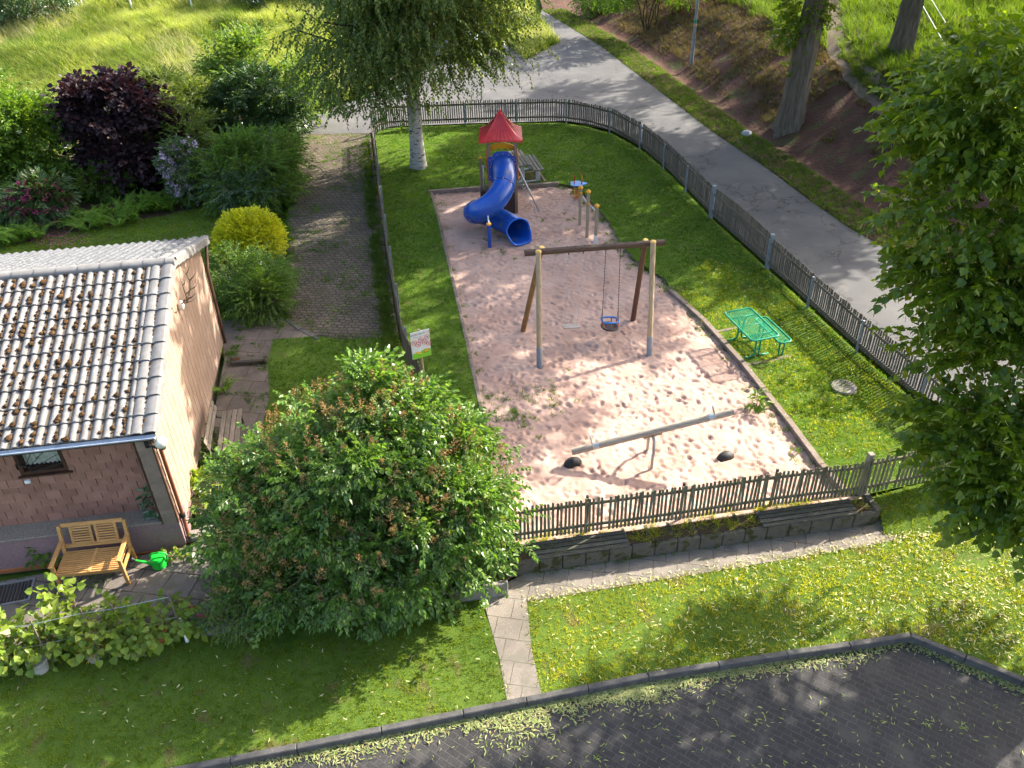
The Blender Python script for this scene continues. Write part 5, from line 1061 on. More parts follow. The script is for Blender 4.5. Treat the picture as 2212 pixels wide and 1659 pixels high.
for sg in (-1, 1):
    mb = MB(); ln = [HE*.05, HE*.16+HV*.08*sg+[0, 0, .04], HE*.22+HV*.20*sg+[0, 0, .16], HE*.24+HV*.26*sg+[0, 0, .32], HE*.22+HV*.22*sg+[0, 0, .48], HE*.20+HV*.16*sg+[0, 0, .60]]; mb.tube(ln, [.018, .017, .015, .013, .010, .003], 7)
    for i, vv in ((1, HE*.18+HV*.02*sg+np.array([0, 0, .05])), (2, HE*.17-HV*.02*sg+np.array([0, 0, .08])), (3, HE*.15+HV*.04*sg+np.array([0, 0, .12])), (4, HE*.09+HV*.10*sg+np.array([0, 0, .12]))): a = np.array(ln[i]); mb.tube([a, a+vv*.6, a+vv+[0, 0, .05]], [.012, .009, .002], 6)
    mb.build('antler', M['antler'], t_, True)
bx, bz = Hpix(60, 1040, .33); p = onhouse(bx, .325, bz); t_ = thing('junction_box', p, 'small white box fixed to the shingled wall under the window', 'box'); mb = MB(); mb.box((0, 0, 0), (.09, .05, .065), HAX, bev=.008); mb.build('box_body', M['white'], t_); mb = MB(); mb.box(-HV*.027, (.06, .006, .04), HAX, bev=.002); mb.build('box_cover', M['white'], t_)
p = onhouse(-.36, .2, .346); t_ = thing('potted_plant', p, 'dark leaved plant in an orange pot on the pebbled ledge', 'potted plant'); mb = MB(); mb.lathe((0, 0, 0), [(.05, 0), (.068, .10), (.072, .10), (.072, .12), (.05, .12)], 14); mb.build('pot', M['terracotta'], t_, True, 40); M['houseplant'] = leafm('variegated leaf', [(.02, .07, .025), (.05, .13, .06), (.22, .30, .2)], .2); crown('foliage', t_, [((0, 0, .28), (.15, .13, .20), 1)], 26, leaf_tpl(.13, .05), [M['houseplant'], M['houseplant'], M['stem']], 5, 4, .12, .6)
p = onhouse(-.5, .14, .346); t_ = thing('concrete_slab', p, 'pale little concrete slab lying on the pebbled ledge beside the orange pot', 'slab'); mb = MB(); mb.box((0, 0, .018), (.2, .14, .034), HAX, bev=.006); mb.build('slab_body', M['concrete'], t_)

# ------------------------------------------------------------------ patio furniture
def teak():
    a = W(137, 1277, -.3); b = W(279, 1262, -.3); w = np.linalg.norm(b-a); e = (b-a)/w; rz = atan2(e[1], e[0]); root = thing('garden_bench', a, 'honey coloured wooden bench with slatted back against the mauve plinth', 'bench', None, rz); D = .52; t = .055
    for x in (0, w):
        mb = MB(); mb.box((x, 0, .30), (t, t, .60), bev=.006); mb.build('front_leg', M['teak'], root)
        mb = MB(); mb.bar((x, D, 0), (x, D, .42), t, t, upv=(1, 0, 0), bev=.006); mb.bar((x, D, .40), (x, D+.13, .88), t, t, upv=(1, 0, 0), bev=.006); mb.build('back_leg', M['teak'], root)
        mb = MB(); mb.box((x, D/2+.0, .615), (.075, D+.12, .03), bev=.01); mb.build('armrest', M['teak'], root); mb = MB(); mb.box((x, D/2, .35), (.03, D, .055)); mb.build('side_rail', M['teak'], root)
    mb = MB(); mb.box((w/2, -.0, .37), (w, .03, .07), bev=.004); mb.box((w/2, D-.02, .37), (w, .03, .06))
    for i in range(11): mb.box((w/4+.01, .04+i*.045, .405), (w/2-.05, .032, .02), bev=.003); mb.box((3*w/4-.01, .04+i*.045, .405), (w/2-.05, .032, .02), bev=.003)
    mb.box((w/2, D/2, .40), (.05, D, .035), bev=.004); mb.build('seat', M['teak'], root)
    def bk(x, h): return np.array([x, D+.02+(h-.42)*.28, h])
    mb = MB(); N_ = np.array([0, 1, -.28]); 
    for h in (.49, .87): mb.bar(bk(.03, h), bk(w-.03, h), .07, .03, upv=(0, 1, -.28), bev=.004)
    for x in (.17, w/2-.045, w/2+.045, w-.17, ): mb.bar(bk(x, .47), bk(x, .86), .045, .025, upv=(0, 1, -.28), bev=.003)
    for i in range(7):
        h = .535+i*.046
        for x0, x1 in ((.17, w/2-.045), (w/2+.045, w-.17)): mb.bar(bk(x0, h), bk(x1, h), .026, .014, upv=(0, 1, -.28))
    mb.build('backrest', M['teak'], root)
teak()
def can():
    c = W(346, 1222, -.29); root = thing('watering_can', c, 'bright green plastic watering can by the plinth', 'watering can', None, radians(8)); mb = MB(); V = []
    mb.lathe((0, 0, 0), [(.10, 0), (.125, .02), (.128, .10), (.122, .12), (.126, .14), (.122, .19), (.10, .225), (.06, .235)], 20); mb.build('body', M['canplastic'], root, True, 40)
    mb = MB(); mb.tube([(-.11, 0, .06), (-.2, 0, .12), (-.36, 0, .20)], [.035, .026, .016], 10); sp = mb.build('spout', M['canplastic'], root, True, 50); mb = MB(); mb.tube([(-.355, 0, .198), (-.40, 0, .222), (-.42, 0, .235)], [.018, .04, .045], 12); mb.build('rose', M['black'], sp, True, 40)
    mb = MB(); mb.tube([(-.08, 0, .20), (-.10, 0, .275), (-.06, 0, .31), (.06, 0, .315), (.14, 0, .29), (.165, 0, .22), (.15, 0, .13), (.12, 0, .08)], .017, 9); mb.build('handle', M['canplastic'], root, True)
can()
def oldbench():
    za = -.10; a = W(521, 870, za+.40); b = W(511, 967, za+.36); L_ = np.linalg.norm(b-a); e = (a-b)/L_; rz = atan2(e[1], e[0]); root = thing('slatted_bench', (*b[:2], float(hz(*b[:2]))), 'weathered grey slatted bench with backrest along the beige gable wall', 'bench', None, rz); h = .43
    for nm, n, off in (('seat', 4, 0),):
        mb = MB()
        for i in range(n): mb.box((L_/2, .05+i*.105, h-.004*i), (L_, .085, .03), bev=.006)
        mb.build(nm, M['oldwood2'], root)
    mb = MB()
    for i in range(2): mb.box((L_/2+.02, .52+i*.03, h+.14+i*.13), (L_, .02, .10), np.array([[1, 0, 0], [0, cos(1.25), sin(1.25)], [0, -sin(1.25), cos(1.25)]])[[0, 2, 1]]*np.array([[1], [1], [1]]), bev=.004)
    mb.build('backrest', M['oldwood2'], root)
    for x in (.18, L_-.18):
        mb = MB(); mb.tube([(x, .03, h-.02), (x, .02, 0)], .02, 8); mb.tube([(x, .40, h-.02), (x, .45, 0)], .02, 8); mb.tube([(x, .03, h-.03), (x, .40, h-.03), (x, .50, h), (x, .56, h+.3)], .02, 8); mb.build('leg_frame', M['iron'], root, True)
M['oldwood2'] = surf('silver slats', (.12, .10, .08), (.21, .18, .145), 6, .85, (.10, .085, .065), 9, .5, .005, .2, stretch=(.7, 8, 8), island=.18, f3=.58)
oldbench()
c = W(541, 792, -.1); t_ = thing('stone_step', (*c[:2], float(hz(*c[:2]))), 'mossy concrete step across the garden path behind the old bench', 'step', None, radians(4)); mb = MB(); mb.box((0, .08, .04), (.82, .26, .17), bev=.03); mb.build('tread', M['concdark'], t_); mb = MB(); mb.blob((-.3, .05, .12), (.12, .07, .02), 4, 9, 5); mb.build('moss_patch', M['moss'], t_, True)
c = W(20, 1283, -.3); t_ = thing('floor_grate', (*c[:2], -.288), 'black ribbed mat in a steel frame on the patio slabs', 'doormat', None, radians(13)); mb = MB()
for i in range(12): mb.box((-.30+i*.055, 0, .008), (.03, .40, .014))
mb.build('mat', M['rubber'], t_); mb = MB()
for x in (-.36, .36): mb.box((x, 0, .012), (.03, .5, .022))
for y in (-.24, .24): mb.box((0, y, .012), (.69, .03, .022))
mb.build('steel_frame', M['galv'], t_)
c = W(503, 690, -.02); t_ = thing('solar_lamp', (*c[:2], float(hz(*c[:2]))), 'small white ball lamp on a stake beside the dark green shrub', 'lamp'); mb = MB(); mb.blob((0, 0, .20), .055, 1, 16, 10, amp=0); mb.build('globe', M['white'], t_, True); mb = MB(); mb.tube([(0, 0, -.05), (0, 0, .15)], .012, 6); mb.build('stake', M['galv'], t_)
mb = MB(); rg = np.random.default_rng(9)
for k in range(150):
    t = rg.random(); x, y = onhouse(.13+rg.random()*.28*(1-.4*t), .2+t*2.6, 0)[:2]; mb.blob((x, y, float(hz(x, y))+.02+rg.random()*.03), rg.uniform(.03, .075, 3)*[1, 1, .7], k, 8, 5, amp=.12)
o = mb.build('pebble_strip', M['stone'], None, True); o['kind'] = 'stuff'
for i, (px_, lb) in enumerate((((420, 1162), 'flat pale concrete block lying at the foot of the brown downpipe'), ((455, 1150), 'concrete block half hidden by the lilac near the house corner'))):
    c = W(*px_, -.3); t_ = thing('concrete_block', (*c[:2], float(hz(*c[:2]))), lb, 'block', None, radians(10+7*i)); mb = MB(); mb.box((0, 0, .05), (.34, .22, .12), bev=.015); mb.build('block_body', M['concrete'], t_)
# pots, flowers and tool by the vines
def pot(px, z, r, h, mat, name, label, cat):
    c = W(*px, z); t = thing(name, (*c[:2], -.3), label, cat); mb = MB(); mb.lathe((0, 0, 0), [(r*.75, 0), (r*.98, h*.9), (r*1.06, h*.9), (r*1.06, h), (r*.9, h), (r*.85, h*.85)], 18); mb.build('pot', mat, t, True, 40); mb = MB(); mb.lathe((0, 0, h*.8), [(r*.9, 0), (r*.6, .01)], 14); mb.build('potting_soil', M['soil'], t); return t
t_ = pot((205, 1424), -.3, .11, .2, M['greypot'], 'flower_pot', 'grey pot of small yellow flowers on the lawn edge under the vines', 'flower pot'); M['yelfl'] = leafm('yellow flowers', [(.40, .28, .02), (.6, .45, .06), (.3, .3, .04)], .3); crown('foliage', t_, [((0, 0, .28), (.13, .12, .13), 1)], 90, leaf_tpl(.04, .012), [M['yelfl'], M['yelfl'], M['stem']], 6, 5, .10, -.1, outward=.5)
pot((90, 1446), -.3, .15, .24, M['dirtplastic'], 'flower_pot', 'cloudy clear plastic pot with the leaning vine in it', 'flower pot')
pot((345, 1382), -.3, .14, .2, M['terracotta'], 'flower_pot', 'terracotta pot half hidden under the middle vines', 'flower pot')
c = W(468, 1356, -.28); t_ = thing('flower_trough', (*c[:2], -.31), 'concrete trough of pink flowers at the lilac', 'planter', None, radians(10)); mb = MB(); mb.box((0, 0, .08), (.46, .24, .18), bev=.02); mb.box((0, 0, .172), (.38, .16, .01)); mb.build('trough', M['concrete'], t_); crown('foliage', t_, [((0, 0, .24), (.2, .1, .1), 1)], 60, leaf_tpl(.05, .03), [M['houseplant'], M['houseplant'], M['stem']], 7, 5, .1); M['pinkfl'] = leafm('hot pink petals', [(.6, .02, .16), (.7, .06, .25)], .3, (1.1, .7, .8))
rg = np.random.default_rng(3); mb = MB()
for k, (x, y, z) in enumerate([(-.05, 0, .33), (.10, .02, .37), (.13, -.04, .30), (-.16, .04, .32), (.06, .06, .30)]):
    for j in range(5): mb.blob((x+rg.normal(0, .018), y+rg.normal(0, .018), z+rg.normal(0, .01)), (.028, .028, .016), k*5+j, 7, 5)
mb.build('blossom', M['pinkfl'], t_, True)
c = W(455, 1352, -.28); t_ = thing('hand_tool', (c[0]-.02, c[1], -.22), 'green shafted garden tool with orange grip leaning over the flower trough', 'tool'); a = np.array([0, 0, .06]); b = Yp(408, 1304, c[1]+.1)-np.array([c[0]-.02, c[1], -.22]); mb = MB(); mb.tube([a, a+(b-a)*.62], .013, 8); mb.build('shaft', surf('green shaft', (.01, .06, .03), (.02, .09, .05), 3, .5, None, 3, 0), t_, True); mb = MB(); mb.tube([a+(b-a)*.62, b], .019, 8); mb.build('grip', surf('orange grip', (.5, .12, .02), (.6, .17, .03), 3, .5, None, 3, 0), t_, True)
c = W(404, 1385, -.28); t_ = thing('watering_bottle', (*c[:2], -.3), 'upturned clear white bottle stuck in the soil at the end of the vines', 'bottle'); mb = MB(); mb.tube([(0, 0, 0), (.0, .03, .08), (-.03, .10, .2), (-.08, .18, .30), (-.10, .20, .34)], [.03, .035, .035, .028, .012], 10); mb.build('bottle_body', M['white'], t_, True)

# ------------------------------------------------------------------ trees and shrubs
def limb(mb, a, d, L, r0, r1, rg, n=7, k=6, sag=0., wob=.12):
    d = np.asarray(d, float); d /= np.linalg.norm(d); pts = [np.asarray(a, float)]
    for i in range(k): d = d+rg.normal(0, wob, 3)+[0, 0, sag]; d /= np.linalg.norm(d); pts.append(pts[-1]+d*L/k)
    mb.tube(pts, np.linspace(r0, r1, k+1), n, cap=True); return pts
def trunk(mb, pts, rr, rg, n=18, flare=.35, ridge=.08):
    P = []; 
    pts = np.asarray(pts, float); t = np.linspace(0, 1, 22); s = np.linspace(0, 1, len(pts)); C = np.stack([np.interp(t, s, pts[:, i]) for i in range(3)], 1); R = np.interp(t, np.linspace(0, 1, len(rr)), rr)
    ph = rg.random(6)*6.28; V = []
    for c, r, tt in zip(C, R, t):
        an = np.arange(n)*2*pi/n; f = 1+ridge*np.sin(5*an+ph[0]+2*tt)+ridge*.6*np.sin(9*an+ph[1]); h = (c[2]-C[0][2]); f = f*(1+flare*np.exp(-h/.35)*(1+.5*np.sin(4*an+ph[2])))
        V.append(np.stack([c[0]+r*f*np.cos(an), c[1]+r*f*np.sin(an), np.full(n, c[2])], 1))
    mb.add(np.concatenate(V), [(i*n+j, i*n+(j+1) % n, (i+1)*n+(j+1) % n, (i+1)*n+j) for i in range(21) for j in range(n)]+[tuple(21*n+j for j in range(n))])
LM = {}
LM['linden'] = leafm('linden leaf', [(.052, .105, .010), (.085, .155, .012), (.15, .215, .020)], .52, (2.4, 2.0, .4), .36, .5)
LM['limefar'] = leafm('far linden leaf', [(.022, .055, .010), (.035, .080, .012), (.05, .10, .016)], .32, (2., 1.8, .5))
LM['birch'] = leafm('birch leaf', [(.045, .088, .02), (.07, .125, .024), (.11, .165, .032), (.17, .19, .04)], .42, (1.8, 1.7, .6), .45, .35)
LM['lilac'] = leafm('lilac leaf', [(.058, .125, .020), (.095, .19, .028), (.17, .26, .06)], .42, (1.8, 1.8, .6), .36, .55)
LM['seed'] = leafm('brown seed heads', [(.22, .125, .05), (.33, .205, .085), (.37, .28, .13)], .3, (1.3, 1.1, .7), .8, .1)
LM['hedge'] = leafm('hedge leaf', [(.055, .115, .010), (.09, .17, .016), (.14, .23, .03)], .38, (2., 1.8, .5))
LM['laurel'] = leafm('dark laurel leaf', [(.026, .062, .016), (.04, .09, .020), (.055, .11, .024)], .2, (1.8, 1.7, .6), .35, .5)
LM['bright'] = leafm('bright shrub leaf', [(.06, .13, .018), (.10, .18, .025), (.13, .21, .04)], .42, (1.9, 1.7, .5))
LM['purple'] = leafm('purple hazel leaf', [(.020, .013, .018), (.030, .019, .024), (.05, .022, .024)], .18, (1.9, .8, .7), .5, .18)
LM['thuja'] = leafm('golden conifer', [(.045, .085, .010), (.08, .13, .014), (.12, .16, .02)], .3, (1.7, 1.6, .5))
LM['mid'] = leafm('mid green leaf', [(.055, .115, .012), (.085, .165, .018), (.12, .21, .028)], .4, (1.9, 1.8, .5))
LM['greyg'] = leafm('grey green leaf', [(.05, .10, .045), (.08, .14, .065), (.11, .17, .085)], .3, (1.6, 1.7, .8))
LM['gold'] = leafm('golden leaf', [(.34, .38, .008), (.50, .52, .012), (.60, .58, .02)], .34, (1.5, 1.4, .4))
LM['rhodo'] = leafm('rhododendron leaf', [(.03, .07, .018), (.05, .10, .025), (.09, .13, .03)], .2, (1.6, 1.6, .6), .35, .5)
LM['lilacfl'] = leafm('pale purple blossom', [(.50, .37, .54), (.64, .52, .66), (.76, .66, .77)], .35, (1.1, .9, 1.1))
LM['pinkfl'] = leafm('magenta blossom', [(.42, .04, .18), (.52, .08, .28), (.40, .14, .14), (.36, .16, .12)], .35, (1.1, .8, .9))
LM['whitefl'] = leafm('white blossom', [(.7, .7, .66), (.8, .8, .76)], .3, (1, 1, .95))
LM['fern'] = leafm('fern', [(.08, .17, .014), (.12, .23, .02), (.16, .27, .03)], .42, (1.8, 1.7, .5))
LM['vine'] = leafm('vine leaf', [(.11, .19, .02), (.17, .25, .028), (.26, .32, .05)], .45, (1.7, 1.55, .5), .45, .4)

def bush(name, label, cat, px, h, rx, ry, n, leaf, mat, seed, length=.3, nleaf=7, droop=.3, lobes=None, flowers=None, nfl=0, flw=(.05, .04), shell=.6, nclump=0, cr=.4, stem=M['twig'], rz=.5, group=None, base=None, spread=60, keep=None, sc=(.75, 1.25), flz=None):
    b = np.asarray(base, float) if base is not None else W(*px); b = np.array([b[0], b[1], float(hz(b[0], b[1]))]); t = thing(name, b, label, cat, group); rg = np.random.default_rng(seed)
    lb = lobes or [((0, 0, h*.48), (rx, ry, h*.52), 1.)]+[((rx*.55*cos(a), ry*.55*sin(a), h*(.35+.3*rg.random())), (rx*.6, ry*.6, h*.38), .35) for a in rg.random(4)*6.28]
    crown('foliage', t, lb, n, leaf, [mat, mat, stem], seed, nleaf, length, droop, None, shell, nclump, cr, .02, spread=spread, keep=keep, sc=sc)
    mb = MB()
    for i in range(7): a = rg.random()*6.28; limb(mb, (rx*.15*cos(a), ry*.15*sin(a), -.1), (cos(a)*.5*rx/max(h, .1), sin(a)*.5*ry/max(h, .1), 1), h*.8, .03, .006, rg, 6)
    mb.build('stem', stem, t)
    if flowers:
        rg = np.random.default_rng(seed+50); P, D = lobes_points([(c, np.asarray(r)*1.0, w) for c, r, w in lb], nfl, rg, .96, zmin=.1)
        if flz is not None: P, D = P[flz(P)], D[flz(P)]
        k = 18 if nfl == 95 else 9; PP = np.repeat(P, k, 0)+rg.normal(0, flw[0]*.6, (len(P)*k, 3)); DD = np.repeat(D, k, 0)+rdir(len(PP), rg)*.9
        V, F = place(leaf_tpl(flw[0], flw[1], .2, .2), frames(DD, rdir(len(PP), rg)), PP); npmesh('blossom', V, None, [flowers], t, False, F.ravel(), np.full(len(F), 4))
    return t
# the big lilac
lil = thing('lilac_bush', (-2.45, 9.95, -.3), 'big green lilac with brown seed heads in front of the playground corner', 'shrub')
LL = [((0, .1, 1.25), (2.0, 1.55, 1.45), 1.), ((-.15, .35, 2.25), (1.25, 1.15, 1.0), .5), ((1.25, .25, 1.5), (1.05, 1.1, 1.25), .45), ((-1.35, -.1, 1.2), (1.1, 1.2, 1.2), .45), ((.65, .7, 2.45), (.8, .8, .75), .28), ((.25, .75, 2.9), (.55, .55, .6), .16), ((-.5, -.55, .8), (1.7, .75, .95), .4), ((.9, -.35, .9), (1.4, .75, 1.0), .3)]
crown('foliage', lil, LL, 12500, leaf_tpl(.076, .052, .25, .25), [LM['lilac'], LM['lilac'], M['twig']], 61, 7, .27, .25, None, .66, 240, .36, .03, 6, sc=(.7, 1.3))
def seedheads():
    rg = np.random.default_rng(62); sp = []
    for _ in range(3):
        k = 34; t = rg.random(k); P = np.stack([t*.24, rg.normal(0, .045, k)*(1.1-t), rg.normal(0, .045, k)*(1.1-t)], 1); V, F = place(leaf_tpl(.032, .016, .2, .1), frames(rdir(k, rg)+[.6, 0, 0], rdir(k, rg)), P); sp.append([(V, F, 0)])
    P, D = lobes_points(LL, 1350, rg, .99, zmin=.9); k = (P[:, 2]+rg.random(len(P))*1.2 > 1.75); P, D = P[k], D[k]; parts = grow(sp, P+D*.12, D*.5+[0, 0, .9], rg); V, Lp, T, Mi = joinm(parts); npmesh('seed_head', V, None, [LM['seed']], lil, False, Lp, T, Mi)
seedheads(); rg = np.random.default_rng(64)
def shoots():
    rg = np.random.default_rng(65); sp = [spray_tpl(7, .24, leaf_tpl(.07, .048, .25, .25), rg, .2, 60) for _ in range(4)]; P, D = lobes_points(LL, 130, rg, .97, zmin=.5); D = D*.8+[0, 0, .5]+rdir(len(P), rg)*.3; D /= np.linalg.norm(D, axis=1)[:, None]; L_ = rg.uniform(.2, .55, len(P)); PP = []; DD = []
    for t in np.linspace(.0, 1, 6): PP.append(P+D*(L_*t)[:, None]); DD.append(D*.7+rdir(len(P), rg)*.7)
    V, Lp, T, Mi = joinm(grow(sp, np.concatenate(PP), np.concatenate(DD), rg)); npmesh('leading_shoot', V, None, [LM['lilac'], LM['lilac'], M['twig']], lil, False, Lp, T, Mi)
shoots(); rg = np.random.default_rng(63); mb = MB()
for i in range(26):
    a = rg.random()*6.28; p0 = (rg.normal(0, .35), rg.normal(0, .3), -.1); pts = limb(mb, p0, (cos(a)*.6, sin(a)*.5, 1), rg.uniform(1.6, 2.7), .028, .007, rg, 6, 7)
    for j in (3, 5): limb(mb, pts[j], pts[j+1]-pts[j-1]+rg.normal(0, .5, 3), .7, .012, .003, rg, 5, 4)
mb.build('stem', M['twig'], lil)
bush('box_shrub', 'small yellow green shrub at the lower left foot of the lilac', 'shrub', (540, 1345), .85, .5, .42, 620, leaf_tpl(.035, .02), LM['bright'], 64, .22, 9, .1, base=W(535, 1350, -.3))
# linden close on the right
lind = thing('linden_tree', (10.3, 9.2, -.05), 'large near linden with pale bracts covering the right edge', 'tree'); o_ = np.array([10.3, 9.2, -.05])
NL = [((9.3, 11.0, 8.2), (3.2, 3.2, 3.4), .5), ((12., 12.2, 6.5), (2.2, 1.8, 2.2), .5), ((10.8, 10.6, 4.6), (2., 1.7, 1.4), .5), ((8.9, 9.7, 7.3), (1.9, 1.9, 2.3), .5), ((8.7, 8.7, 5.9), (1.4, 1.5, 1.6), .4), ((9.6, 8.6, 5.), (2.0, 1.8, 1.3), .5), ((8.6, 10.3, 8.7), (1.5, 1.6, 1.5), .4), ((8.2, 12.2, 10.2), (1.9, 2.3, 2.1), .45), ((9., 14.4, 12.2), (2.6, 2.5, 1.9), .4), ((9.2, 8.8, 7.2), (2.2, 2.3, 2.6), .4), ((9.6, 10.5, 12.), (2.5, 2.5, 2.2), .3), ((10.2, 7.6, 6.2), (2.2, 2.2, 2.4), .3), ((5.2, 13.6, 11.), (1.6, 1.2, 1.3), .14), ((6.6, 14.6, 12.), (1.7, 1.4, 1.4), .14)]
for px_, Y_, r_ in (((2170, 230), 9.6, .6), ((2110, 410), 9.4, .5), ((2130, 590), 9., .5), ((2170, 790), 8.6, .55), ((2150, 930), 8.0, .5), ((2205, 1040), 7.4, .45)): NL.append((tuple(Yp(*px_, Y_)), r_, .16))
NL = [(tuple(np.array(c)-o_), r, w) for c, r, w in NL]
crown('crown', lind, NL, 14000, leaf_tpl(.095, .086, .12, .18), [LM['linden'], leafm('hanging bract', [(.26, .32, .06), (.40, .44, .12)], .45, (1.3, 1.2, .6)), M['stem']], 71, 9, .42, .55, .75, .68, 330, .5, 2.4, 6, sc=(.8, 1.25))
rg = np.random.default_rng(72); mb = MB(); trunk(mb, [(0, 0, -.3), (.05, .1, 3), (-.1, .3, 7), (-.3, .6, 12)], [.38, .32, .25, .08], rg)
for i in range(34): a = rg.random()*6.28; z = rg.uniform(2.6, 10.5); limb(mb, (0, z*.04, z), (cos(a), sin(a), .35), rg.uniform(2.2, 3.6), .09*(1-z/16), .015, rg, 7, 7, -.02)
mb.build('trunk', M['bark'], lind, True)
# birch inside the fence
bir = thing('birch_tree', (-2.91, 27.46, 0), 'white barked birch with drooping crown inside the back fence', 'tree'); rg = np.random.default_rng(81); mb = MB(); tp = [(0, 0, -.2), (.0, .0, 1.5), (.05, .1, 3.5), (.2, .2, 6), (.3, .2, 9), (.3, .3, 12.5)]; trunk(mb, tp, [.235, .205, .18, .15, .10, .03], rg, 16, .4, .05); mb.build('trunk', M['birch'], bir, True); mb = MB(); ends = []
for i in range(30):
    a = i*2.4+rg.random(); z = rg.uniform(2.9, 9.5); L_ = rg.uniform(2.8, 4.6)*(1.15-z/16); pts = limb(mb, (.02*z, .03*z, z), (cos(a), sin(a), rg.uniform(.55, 1.1)), L_, .085*(1-z/14), .018, rg, 7, 8, -.035)
    ends += pts[3:]
    for j in (3, 4, 5, 6): q_ = limb(mb, pts[j], pts[j]-pts[j-1]+rg.normal(0, .25, 3), rg.uniform(.9, 1.8), .022, .006, rg, 5, 5, -.09); ends += q_[1:]
mb.build('limb', M['darkbark'], bir)
def birchcrown():
    rg = np.random.default_rng(82); E = np.array(ends); r = np.hypot(E[:, 0], E[:, 1]); E = E[(r > .9)]; n = 13000; i = rg.integers(0, len(E), n); P = E[i]+rg.normal(0, .42, (n, 3)); P[:, 2] -= np.abs(rg.normal(0, .85, n)); D = np.column_stack([P[:, 0]*.25, P[:, 1]*.25, np.zeros(n)])+rdir(n, rg)*.7+[0, 0, -.55]
    P2, D2 = lobes_points([((.2, .2, 8.6), (4.2, 4.2, 4.6), 1.)], 5600, rg, .4, nclump=170, cr=.7); P = np.concatenate([P, P2]); D = np.concatenate([D, D2*.6+[0, 0, -.4]])
    k = P[:, 2] > 1.75+1.1*vnoise(P[:, 0], P[:, 1], 1.1, 2)+.25*np.hypot(P[:, 0], P[:, 1])*.2; P, D = P[k], D[k]
    sp = [spray_tpl(9, .45, leaf_tpl(.08, .062, .15, .2), rg, .55, 60) for _ in range(6)]; V, Lp, T, Mi = joinm(grow(sp, P, D, rg)); npmesh('crown', V, None, [LM['birch'], LM['birch'], M['twig']], bir, False, Lp, T, Mi)
birchcrown()
# lindens on the bank
def lime(base, label, lobes, n, seed, r0, top, group='old lindens on the bank', low=None, lean=(0, 0), cols=None):
    b = np.asarray(base); t = thing('linden_tree', b, label, 'tree', group); rg = np.random.default_rng(seed); mb = MB(); trunk(mb, [(0, 0, -.5), (lean[0]*.3, lean[1]*.3, top*.3), (lean[0]*.7, lean[1]*.7, top*.6), (lean[0], lean[1], top)], [r0*1.12, r0*.92, r0*.62, .05], rg, 20, .55, .09)
    for i in range(26): a = rg.random()*6.28; z = rg.uniform(top*.42, top*.9); limb(mb, (lean[0]*z/top, lean[1]*z/top, z), (cos(a), sin(a), .5), rg.uniform(2.5, 4.5), .12*(1.1-z/top), .02, rg, 7, 7)
    mb.build('trunk', M['bark'], t, True)
    crown('crown', t, lobes, n, leaf_tpl(.14, .12, .12, .18), [LM['limefar'], LM['limefar'], M['stem']], seed, 8, .55, .45, None, .5, int(n/36), .72, None, 5)
    if low: crown('trunk_shoots', t, low, 620, leaf_tpl(.11, .09), [LM['linden'], LM['linden'], M['stem']], seed+1, 7, .35, .5, None, .3, None or 0)
    return t
bA = at(1703, 272); bB = at(1945, 112)
lime(bA, 'old leaning linden trunk on the red bank right of the road', [(tuple(np.array(c_)+[-.9, -2.1, .99]), r_, w_) for c_, r_, w_ in [((1.8, -.6, 8.6), (5.6, 5.4, 2.5), 1.), ((3.8, -2.6, 9.3), (4., 3.4, 2.5), .5), ((-2.5, 2.2, 8.4), (3.4, 3.6, 2.1), .5), ((-5.2, -5.0, 7.7), (2.4, 2.6, 1.), .4), ((-6.4, -6.2, 7.7), (1.5, 1.5, .8), .12)]], 6900, 91, .40, 12, low=[((-.1, 0, 4.1), (.75, .7, 1.15), 1.), ((-.55, .1, 3.2), (.35, .35, .5), .25), ((.1, .1, 5.6), (1., .9, 1.2), .9), ((.0, .0, 2.0), (.35, .4, .5), .1)], lean=(.5, -.2))
lime(bB, 'dark upright linden trunk beyond the gravel track', [(tuple(np.array(c_)+[1.19, 2.8, -.05]), r_, w_) for c_, r_, w_ in [((-.8, -1.5, 8.4), (5.4, 5.2, 2.9), 1.), ((3., -3.8, 8.6), (4., 3.8, 2.6), .5), ((0, 1, 10), (3.5, 3.5, 2.4), .4), ((1.8, 5.0, 8.6), (4.4, 4.4, 2.4), .8)]], 8200, 93, .36, 12, low=[((-1.4, -.6, 3.9), (1.3, 1., .7), .8), ((1.4, -.8, 4.2), (1.3, 1.1, .8), .6)], lean=(.2, .0))
# top right foliage, dark hedge tree at the top, shrub by the road
lime((25., 34., float(hz(25., 34.))), 'linden beside the meadow reaching into the top right corner', [((-1.5, -1, 7.0), (4.2, 4., 2.4), 1.), ((1, 2, 8.5), (4, 4, 2.6), .6), ((-4.2, -4.6, 4.2), (1.9, 1.6, .9), .2), ((-5.5, -4.5, 5.8), (2.4, 2.4, 1.2), .3)], 4000, 95, .3, 12)
bush('hawthorn_tree', 'dark thorny shrub tree at the top of the brown bank', 'tree', None, 4.2, 2.2, 1.8, 1500, leaf_tpl(.11, .08), LM['mid'], 96, .45, 7, .3, base=at(1400, 62), lobes=[((0, 0, 3.2), (2.2, 1.9, 1.4), 1.), ((-1.6, .2, 2.2), (1.2, 1.1, 1.2), .4), ((1.4, 0, 2.5), (1.2, 1.1, 1.3), .4)], stem=M['darkbark'])
bush('roadside_bush', 'green bush left of the thorny shrub by the road', 'shrub', None, 2.2, 1.6, 1.2, 700, leaf_tpl(.11, .08), LM['mid'], 97, .4, 7, .3, base=at(1310, 20))
